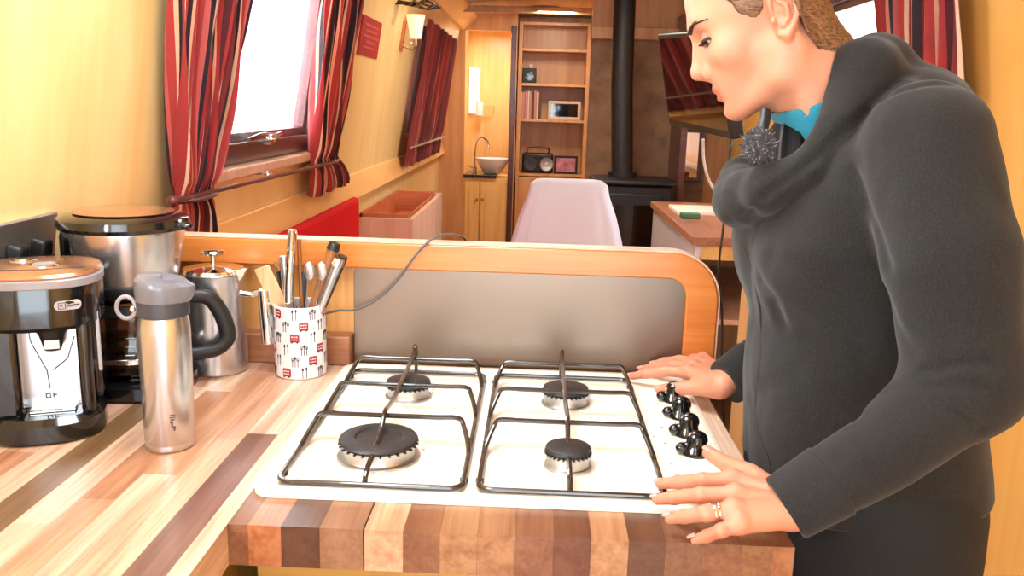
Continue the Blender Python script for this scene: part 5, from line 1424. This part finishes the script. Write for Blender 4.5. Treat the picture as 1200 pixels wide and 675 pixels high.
for pl, dep, r in [([(1088, 436), (1120, 426), (1152, 424)], .006, .005), ([(1090, 452), (1130, 452), (1165, 458)], .005, .005), ([(1092, 470), (1120, 482), (1148, 500)], .004, .005),
                   ([(1000, 205), (1012, 235), (1024, 262), (1040, 310)], .006, .006),
                   ([(890, 330), (905, 350), (915, 380)], .005, .008), ([(1008, 405), (1004, 440), (1002, 490)], .004, .005), ([(905, 300), (935, 312), (965, 330)], .003, .010),
                   ([(880, 470), (905, 452), (930, 440)], .003, .010), ([(953, 553), (962, 578), (973, 601)], .001, .0025),
                   ([(1110, 97), (1075, 100), (1045, 110), (1015, 130), (990, 152), (960, 182), (930, 206), (900, 226), (872, 258)], .0055, .0045),
                   ([(1060, 190), (1080, 240), (1085, 300)], -.003, .015), ([(1130, 380), (1150, 400), (1175, 405)], .003, .007), ([(1040, 345), (1050, 380), (1070, 410)], .003, .008)]:
    pts = [trace(u, v, hoodie) for u, v in pl]; pts = [p for p, ok in pts if ok]
    for a_, b_ in zip(pts[:-1], pts[1:]):
        if np.linalg.norm(a_-b_) < .12: _new.append((a_, b_, r, dep))
FOLDP[:] = _new
def tee(P):
    d = tneck(P)-.0015
    pl = ((P-CN.astype(np.float32))@(-CAX).astype(np.float32))
    d = smax(d, pl, .003)
    return smax(d, -(tneck(P)+.002), .001)
def cuffL(P):
    ax = WR-FM; ax = ax/np.linalg.norm(ax); d = chain(P, [WR-ax*.055, WR+ax*.006], [.0405, .0362]); t = (P-WR.astype(np.float32))@ax.astype(np.float32)
    d = smax(d, t-.009, .003); d = smax(d, -.050-t, .002)
    return smax(d, -chain(P, [WR-ax*.06, WR+ax*.06], [.030, .0285]), .002)
def cuffR(P):
    ax = R_WR-R_EL; ax = ax/np.linalg.norm(ax); d = chain(P, [R_WR-ax*.05, R_WR+ax*.006], [.039, .0355]); t = (P-R_WR.astype(np.float32))@ax.astype(np.float32)
    d = smax(d, t-.008, .004); return smax(d, -.05-t, .003)

def shell_cut(f, P): return f(P)
# body: head, neck, hands (fine) and the figure under the clothes (coarse)
hb_lo = HE-np.array([.175, .115, .16]); hb_hi = HE+np.array([.19, .125, .19])
hv, hq = nets(headf, hb_lo, hb_hi, .0014)
def cutneck(v, q, fn):
    keep = ~fn(v)[q].any(1); return v, q[keep]
hv, hq = cutneck(hv, hq, lambda v: ((v-np.array(NK[2]))@NAX) > .03)
lv, lq = nets(lhand, np.array([.10, -.14, .915]), np.array([.37, .13, 1.02]), .0012)
rv, rq = nets(rhand, np.array([.13, .28, .915]), np.array([.39, .53, 1.03]), .0013)
def core(P):
    d = slices(P, TZ, TF, TB, TW, -.022)
    d = smin(d, chain(P, [SH, UP, EL], [.045, .042, .036]), .03); d = smin(d, chain(P, [EL, FM, Lw+lw_dir*.6], [.036, .030, .022]), .01)
    d = smin(d, chain(P, [R_SH, R_EL, Rw+rw_dir*.6], [.045, .036, .022]), .02)
    d = smin(d, chain(P, [NK[1], NK[2], (.45, YC, 1.32)], [.050, .054, .06]), .02)
    for s in (-1, 1):
        y = YC+s*.085; d = smin(d, chain(P, [(.47, y, .86), (.475, y+s*.005, .50), (.50, y+s*.005, .07), (.40, y+s*.01, .045)], [.085, .052, .036, .03]), .02)
    return d
cv, cq = nets(core, np.array([.22, -.14, .01]), np.array([.72, .60, 1.42]), .008)
PEYE = [h2w(e) for e in EYE]
def tintf(v):
    c = np.ones((len(v), 3), np.float32); L_ = w2h(v.astype(np.float32)); x, y, z = L_[:, 0], np.abs(L_[:, 1]), L_[:, 2]
    g = lambda cx, cy, cz, r: np.exp(-((x-cx)**2+(y-cy)**2+(z-cz)**2)/(2*r*r))
    lipc = np.array((.84, .56, .56), np.float32)
    # lips
    lm = ((x > .082) & (y < .024) & (z < -.0405-.0*y-.35*np.maximum(y-.004, 0)) & (z > -.0695+.38*y)).astype(np.float32)*np.clip((.025-y)/.006, 0, 1)
    lm *= np.clip((x-.0835)/.004, 0, 1)
    c = c*(1-lm[:, None])+lipc*lm[:, None]
    bl = .14*g(.064, .046, -.018, .017)+.25*g(.118, 0, -.016, .012)+.3*g(-.018, .08, .01, .02)+.25*g(.10, .012, -.025, .007)
    c = c*(1-bl[:, None]*np.array([.05, .38, .38], np.float32))
    ey = .45*g(.090, .033, .030, .009); c = c*(1-ey[:, None]*np.array([.35, .5, .5], np.float32))
    # hands: rosier knuckles and tips, paler nails
    red = np.zeros(len(v), np.float32); 
    for J_, s in ((Lf, .5), (Rf, .5)):
        for js in J_:
            for p_ in (js[0], js[1], js[2]): red += s*np.exp(-((v-p_)**2).sum(1)/(2*.009**2))
    for p_ in list(Lm)+list(Rm)+[Lt[2], Lt[3], Rt[2], Rt[3]]: red += .45*np.exp(-((v-p_)**2).sum(1)/(2*.011**2))
    far = (v[:, 2] < 1.05); red = np.clip(red, 0, 1)*far
    c = c*(1-red[:, None]*np.array([.02, .22, .20], np.float32))
    c[far] *= np.array([1.0, .93, .93], np.float32)
    return c
person = mesh_from('person', [(hv, hq, 0), (lv, lq, 0), (rv, rq, 0), (cv, cq, 0)], [SKIN], color=tintf)
tag(person, 'woman in charcoal hooded top leaning with both hands on the hob and looking down', 'person')

def child(name, f, lo, hi, h, m, cut=None):
    v, q = nets(f, lo, hi, h)
    if cut is not None: v, q = cutneck(v, q, cut)
    return mesh_from(name, [(v, q, 0)], [m], parent=person)
hoodie_o = child('hooded_top', hoodie, np.array([.20, -.16, .82]), np.array([.74, .60, 1.50]), .0032, HOODIE)
child('t_shirt', tee, np.array([.24, .10, 1.25]), np.array([.50, .33, 1.46]), .0022, TEE)
child('cuff', cuffL, WR-.09, WR+.07, .002, CUFF); child('cuff', cuffR, R_WR-.09, R_WR+.07, .0022, CUFF)
def trousers(P):
    d = smin(slices(P, TZ, TF, TB, TW, -.010), rleg(P), .03); z = P[..., 2]
    d1 = smax(slices(P, TZ, TF, TB, TW, -.006), .74-z, .03); d = smin(d1, rleg(P), .03)
    d = smax(d, z-.93, .01); d = smax(d, .05-z, .004)
    return d+.0015*hsh(P, 45)
child('trousers', trousers, np.array([.28, -.0, .03]), np.array([.68, .45, .95]), .006, TROUS)
for s in (-1, 1):
    y = YC+s*.09
    def shoe(P, y=y):
        d = smin(ell(P, (.48, y, .045), (.075, .042, .045)), ell(P, (.40, y, .035), (.085, .045, .035)), .03); return smax(d, .006-P[..., 2], .003)
    child('shoe', shoe, np.array([.28, y-.07, 0]), np.array([.60, y+.07, .12]), .005, MT['black_m'])
# hair
ZX = np.array([-.12, -.085, -.075, -.045, -.038, -.032, -.018, -.003, .002, .010, .018, .036, .0385, .045, .062, .080, .10])
ZH = np.array([-.075, -.072, -.070, -.052, -.030, .046, .052, .048, .026, .020, .018, .034, .046, .060, .074, .088, .100])
def hairf(P):
    q = w2h(P); s = np.abs(q[..., 1]); line = np.interp(q[..., 0], ZX, ZH)
    d = headf(P)
    rib = .0005*np.sin((q[..., 2]+.35*q[..., 0])*420+3*np.sin(q[..., 0]*40))+.0003*np.sin((q[..., 2]+.25*q[..., 0])*1100+q[..., 1]*300)
    d = d-.0040+rib
    edge = line-q[..., 2]
    edge = edge+.0012*np.sin(q[..., 0]*900+4*np.sin(q[..., 0]*90))
    d = smax(d, edge*.8, .006)
    d = smax(d, -(q[..., 0]+.0)-.2, .01)
    # pulled-back knot
    return smin(d, ell(q, (-.098, 0, .095), (.034, .036, .032))+rib, .012)
child('hair', hairf, HE-np.array([.12, .13, .12]), HE+np.array([.20, .13, .20]), .0018, HAIR)

# eyes: eyeball with iris looking down at the hob
IR = mat('dark_iris', (44, 28, 22), .12, coat=.6); EW = mat('eye_white', (226, 206, 198), .2, coat=.5)
for e, pe in zip(EYE, PEYE):
    g = fw*.86+lf*.36-upv*.34; g = g/np.linalg.norm(g)
    mb = MB().ball((0, 0, 0), .0124, 28); mb.v = [tuple(h2w(np.array(e)+np.array(q_))) for q_ in mb.v]; eo = mb.build('eye', EW, person)
    t1 = np.cross(g, lf); t1 /= np.linalg.norm(t1); t2 = np.cross(g, t1)
    n = 28; c0 = pe+g*.0099; rings = [[c0+g*(-.0006)+(t1*math.cos(a)+t2*math.sin(a))*.0064 for a in np.linspace(0, 2*math.pi, n+1)[:-1]], [c0+g*.0012+(t1*math.cos(a)+t2*math.sin(a))*.0044 for a in np.linspace(0, 2*math.pi, n+1)[:-1]], [c0+g*.0021+(t1*math.cos(a)+t2*math.sin(a))*.0005 for a in np.linspace(0, 2*math.pi, n+1)[:-1]]]
    MB().grid(np.array(rings), closed=True).build('iris', IR, eo)

def on_face(pl, off):
    """head-local (y,z) point pushed onto the face surface along X"""
    y, z = pl; xs_ = np.arange(.14, .03, -.0005); P = np.stack([xs_, np.full_like(xs_, y), np.full_like(xs_, z)], -1).astype(np.float32)
    F = head_local(P); i = np.argmax(F < 0); return h2w((xs_[i]+off, y, z))
# eyebrows and lashes
for s in (1, -1):
    mb = MB(); nb = 13
    base = [(s*(.014+.042*k/(nb-1)), .0400+.0075*math.sin(math.pi*.62*k/(nb-1))-.006*max(0, (k/(nb-1)-.55))) for k in range(nb)]
    pts = [on_face(b_, .0002) for b_ in base]
    mb.tube(spline(pts, 3), [.0036*(1-.82*(i/(3*(nb-1)))**1.6)+.0004 for i in range(3*(nb-1)+1)], 8, flat=.6)
    rr = random.Random(4)
    for k in range(46):
        q_ = rr.random(); b_ = (s*(.012+.034*q_), .0405+.0075*math.sin(math.pi*.62*q_)+rr.uniform(-.0025, .002)); p0 = on_face(b_, .0008); p1 = on_face((b_[0]+s*.004, b_[1]+.0024*(1-q_)), .0016)
        mb.tube([p0, p1], [.0005, .0001], 4)
    mb.build('eyebrow', DARKH, person)
    mb = MB(); e = np.array([.0795, s*.0315, .020]); a = -.30
    def lidpt(th, rad=.0136):
        # points along the upper rim of the opening
        ph = .28+1.22*math.cos(th); zz = .0053*math.sin(th); ro = math.sqrt(rad**2-zz**2); yy = ro*math.sin(ph)*s; xx = ro*math.cos(ph)
        gx = xx*math.cos(a)-zz*math.sin(a); gz = xx*math.sin(a)+zz*math.cos(a); return e+np.array([gx, yy, gz])
    arc_ = [h2w(lidpt(th)) for th in np.linspace(0.02, math.pi-.02, 18)]
    mb.tube(arc_, [.0013]*18, 6)
    low = [h2w(lidpt(-th)) for th in np.linspace(0.1, math.pi-.4, 14)]; mb.tube(low, [.0007]*14, 5)
    for k in range(22):
        th = .1+2.6*k/21; p0 = h2w(lidpt(th)); out = h2w(lidpt(th, .0215)+np.array([0, s*.003*math.cos(th), -.001])); mb.tube(spline([p0, (p0+out)/2-upv*.0018, out+upv*.0002], 3), [.0010, .0010, .0009, .0007, .0005, .0003, .0001], 4)
    mb.build('eyelashes', DARKH, person)
# finger nails
NAIL = mat('nail', (214, 150, 136), .3, coat=.3)
for J_ in (Lf, Rf):
    for js in J_:
        tip, dip = js[2], js[1]; d = (tip-dip)/np.linalg.norm(tip-dip); upn = np.array([0, 0, 1.])-d*d[2]; upn /= np.linalg.norm(upn); sd = np.cross(d, upn)
        G = np.zeros((6, 7, 3))
        for i in range(6):
            for j in range(7):
                l = -.004+.0105*i/5; w_ = (j-3)/3*.0050*(1 if i < 5 else .8); r = .0064
                G[i, j] = tip+d*l+sd*w_+upn*(math.sqrt(max(r*r-w_*w_, 0))-.0000+.0004-.05*max(l, 0))
        MB().grid(G).build('fingernail', NAIL, person, solid=.0005)
for T_ in (Lt, Rt):
    tip, dip = T_[-1], T_[-2]; d = (tip-dip)/np.linalg.norm(tip-dip); upn = np.array([0, -.25, 1.]); upn = upn-d*(upn@d); upn /= np.linalg.norm(upn); sd = np.cross(d, upn); G = np.zeros((6, 7, 3))
    for i in range(6):
        for j in range(7):
            l = -.005+.0125*i/5; w_ = (j-3)/3*.0062*(1 if i < 5 else .8); G[i, j] = tip+d*l+sd*w_+upn*(math.sqrt(max(.0080**2-w_*w_, 0))+.0004-.05*max(l, 0))
    MB().grid(G).build('fingernail', NAIL, person, solid=.0005)
# rings on the left ring finger: two bands and a stone
a, b = np.array(Lm[2]), np.array(Lf[2][0]); d = (b-a)/np.linalg.norm(b-a); c = b-d*.010; upn = np.array([0, 0, 1.])-d*d[2]; upn /= np.linalg.norm(upn); sd = np.cross(d, upn)
rg = None
for o2 in (-.0022, .0022):
    pts = [c+d*o2+(sd*math.cos(t)+upn*math.sin(t))*.0092 for t in np.linspace(0, 2*math.pi, 37)[:-1]]
    x = MB().tube(pts, .0013, 8, closed=True).build('ring', MT['gold'], person)
    if rg is None: rg = x
MB().ball(c-d*.0022+upn*.0105-sd*.002, .0026, 8).build('ring_stone', MT['mirror'], rg, smooth=0)
# zip and seam down the front of the hooded top, traced on the cloth
zp = []
for (u, v) in [(872, 290), (880, 312), (888, 345), (892, 385), (890, 430), (886, 470), (890, 505), (900, 535), (905, 556)]:
    p_, ok = trace(u, v, hoodie); 
    if ok: zp.append(p_)
if len(zp) > 2: MB().tube(spline(zp, 6), .0016, 6).build('front_seam', MT['black_m'], person)
# fluffy microphone clipped inside the collar
mc = trace(893, 176, hoodie)[0]; mc = at(889, 171, y=.135)
t = thing('lapel_microphone', 'small fluffy grey microphone windshield tucked in the collar of the hooded top', 'microphone', tuple(mc))
MB().ball(mc, (.016, .014, .017), 20).build('foam_core', MT['dgrey'], t)
FUR = mat('grey_fur', (74, 70, 74), .9); FUR2 = mat('pale_fur', (150, 142, 144), .9); rr = random.Random(9)
for nm, mm_, cnt_ in (('fur', FUR, 800), ('fur_tips', FUR2, 120)):
    mb = MB()
    for k in range(cnt_):
        d = np.array([rr.gauss(0, 1) for _ in range(3)]); d /= np.linalg.norm(d); s_ = np.array([rr.gauss(0, 1) for _ in range(3)])*.004
        p0 = mc+d*np.array([.0155, .0135, .0165]); p1 = p0+d*.003+s_*.8; mb.tube([p0, (p0+p1)/2+d*.0015, p1], [.0009, .0007, .0002], 4)
    mb.build(nm, mm_, t)
MB().tube([mc+(.004, .010, .010), mc+(.010, .022, .030), mc+(.012, .03, .040)], .007, 12).build('microphone_body', MT['black_m'], t)
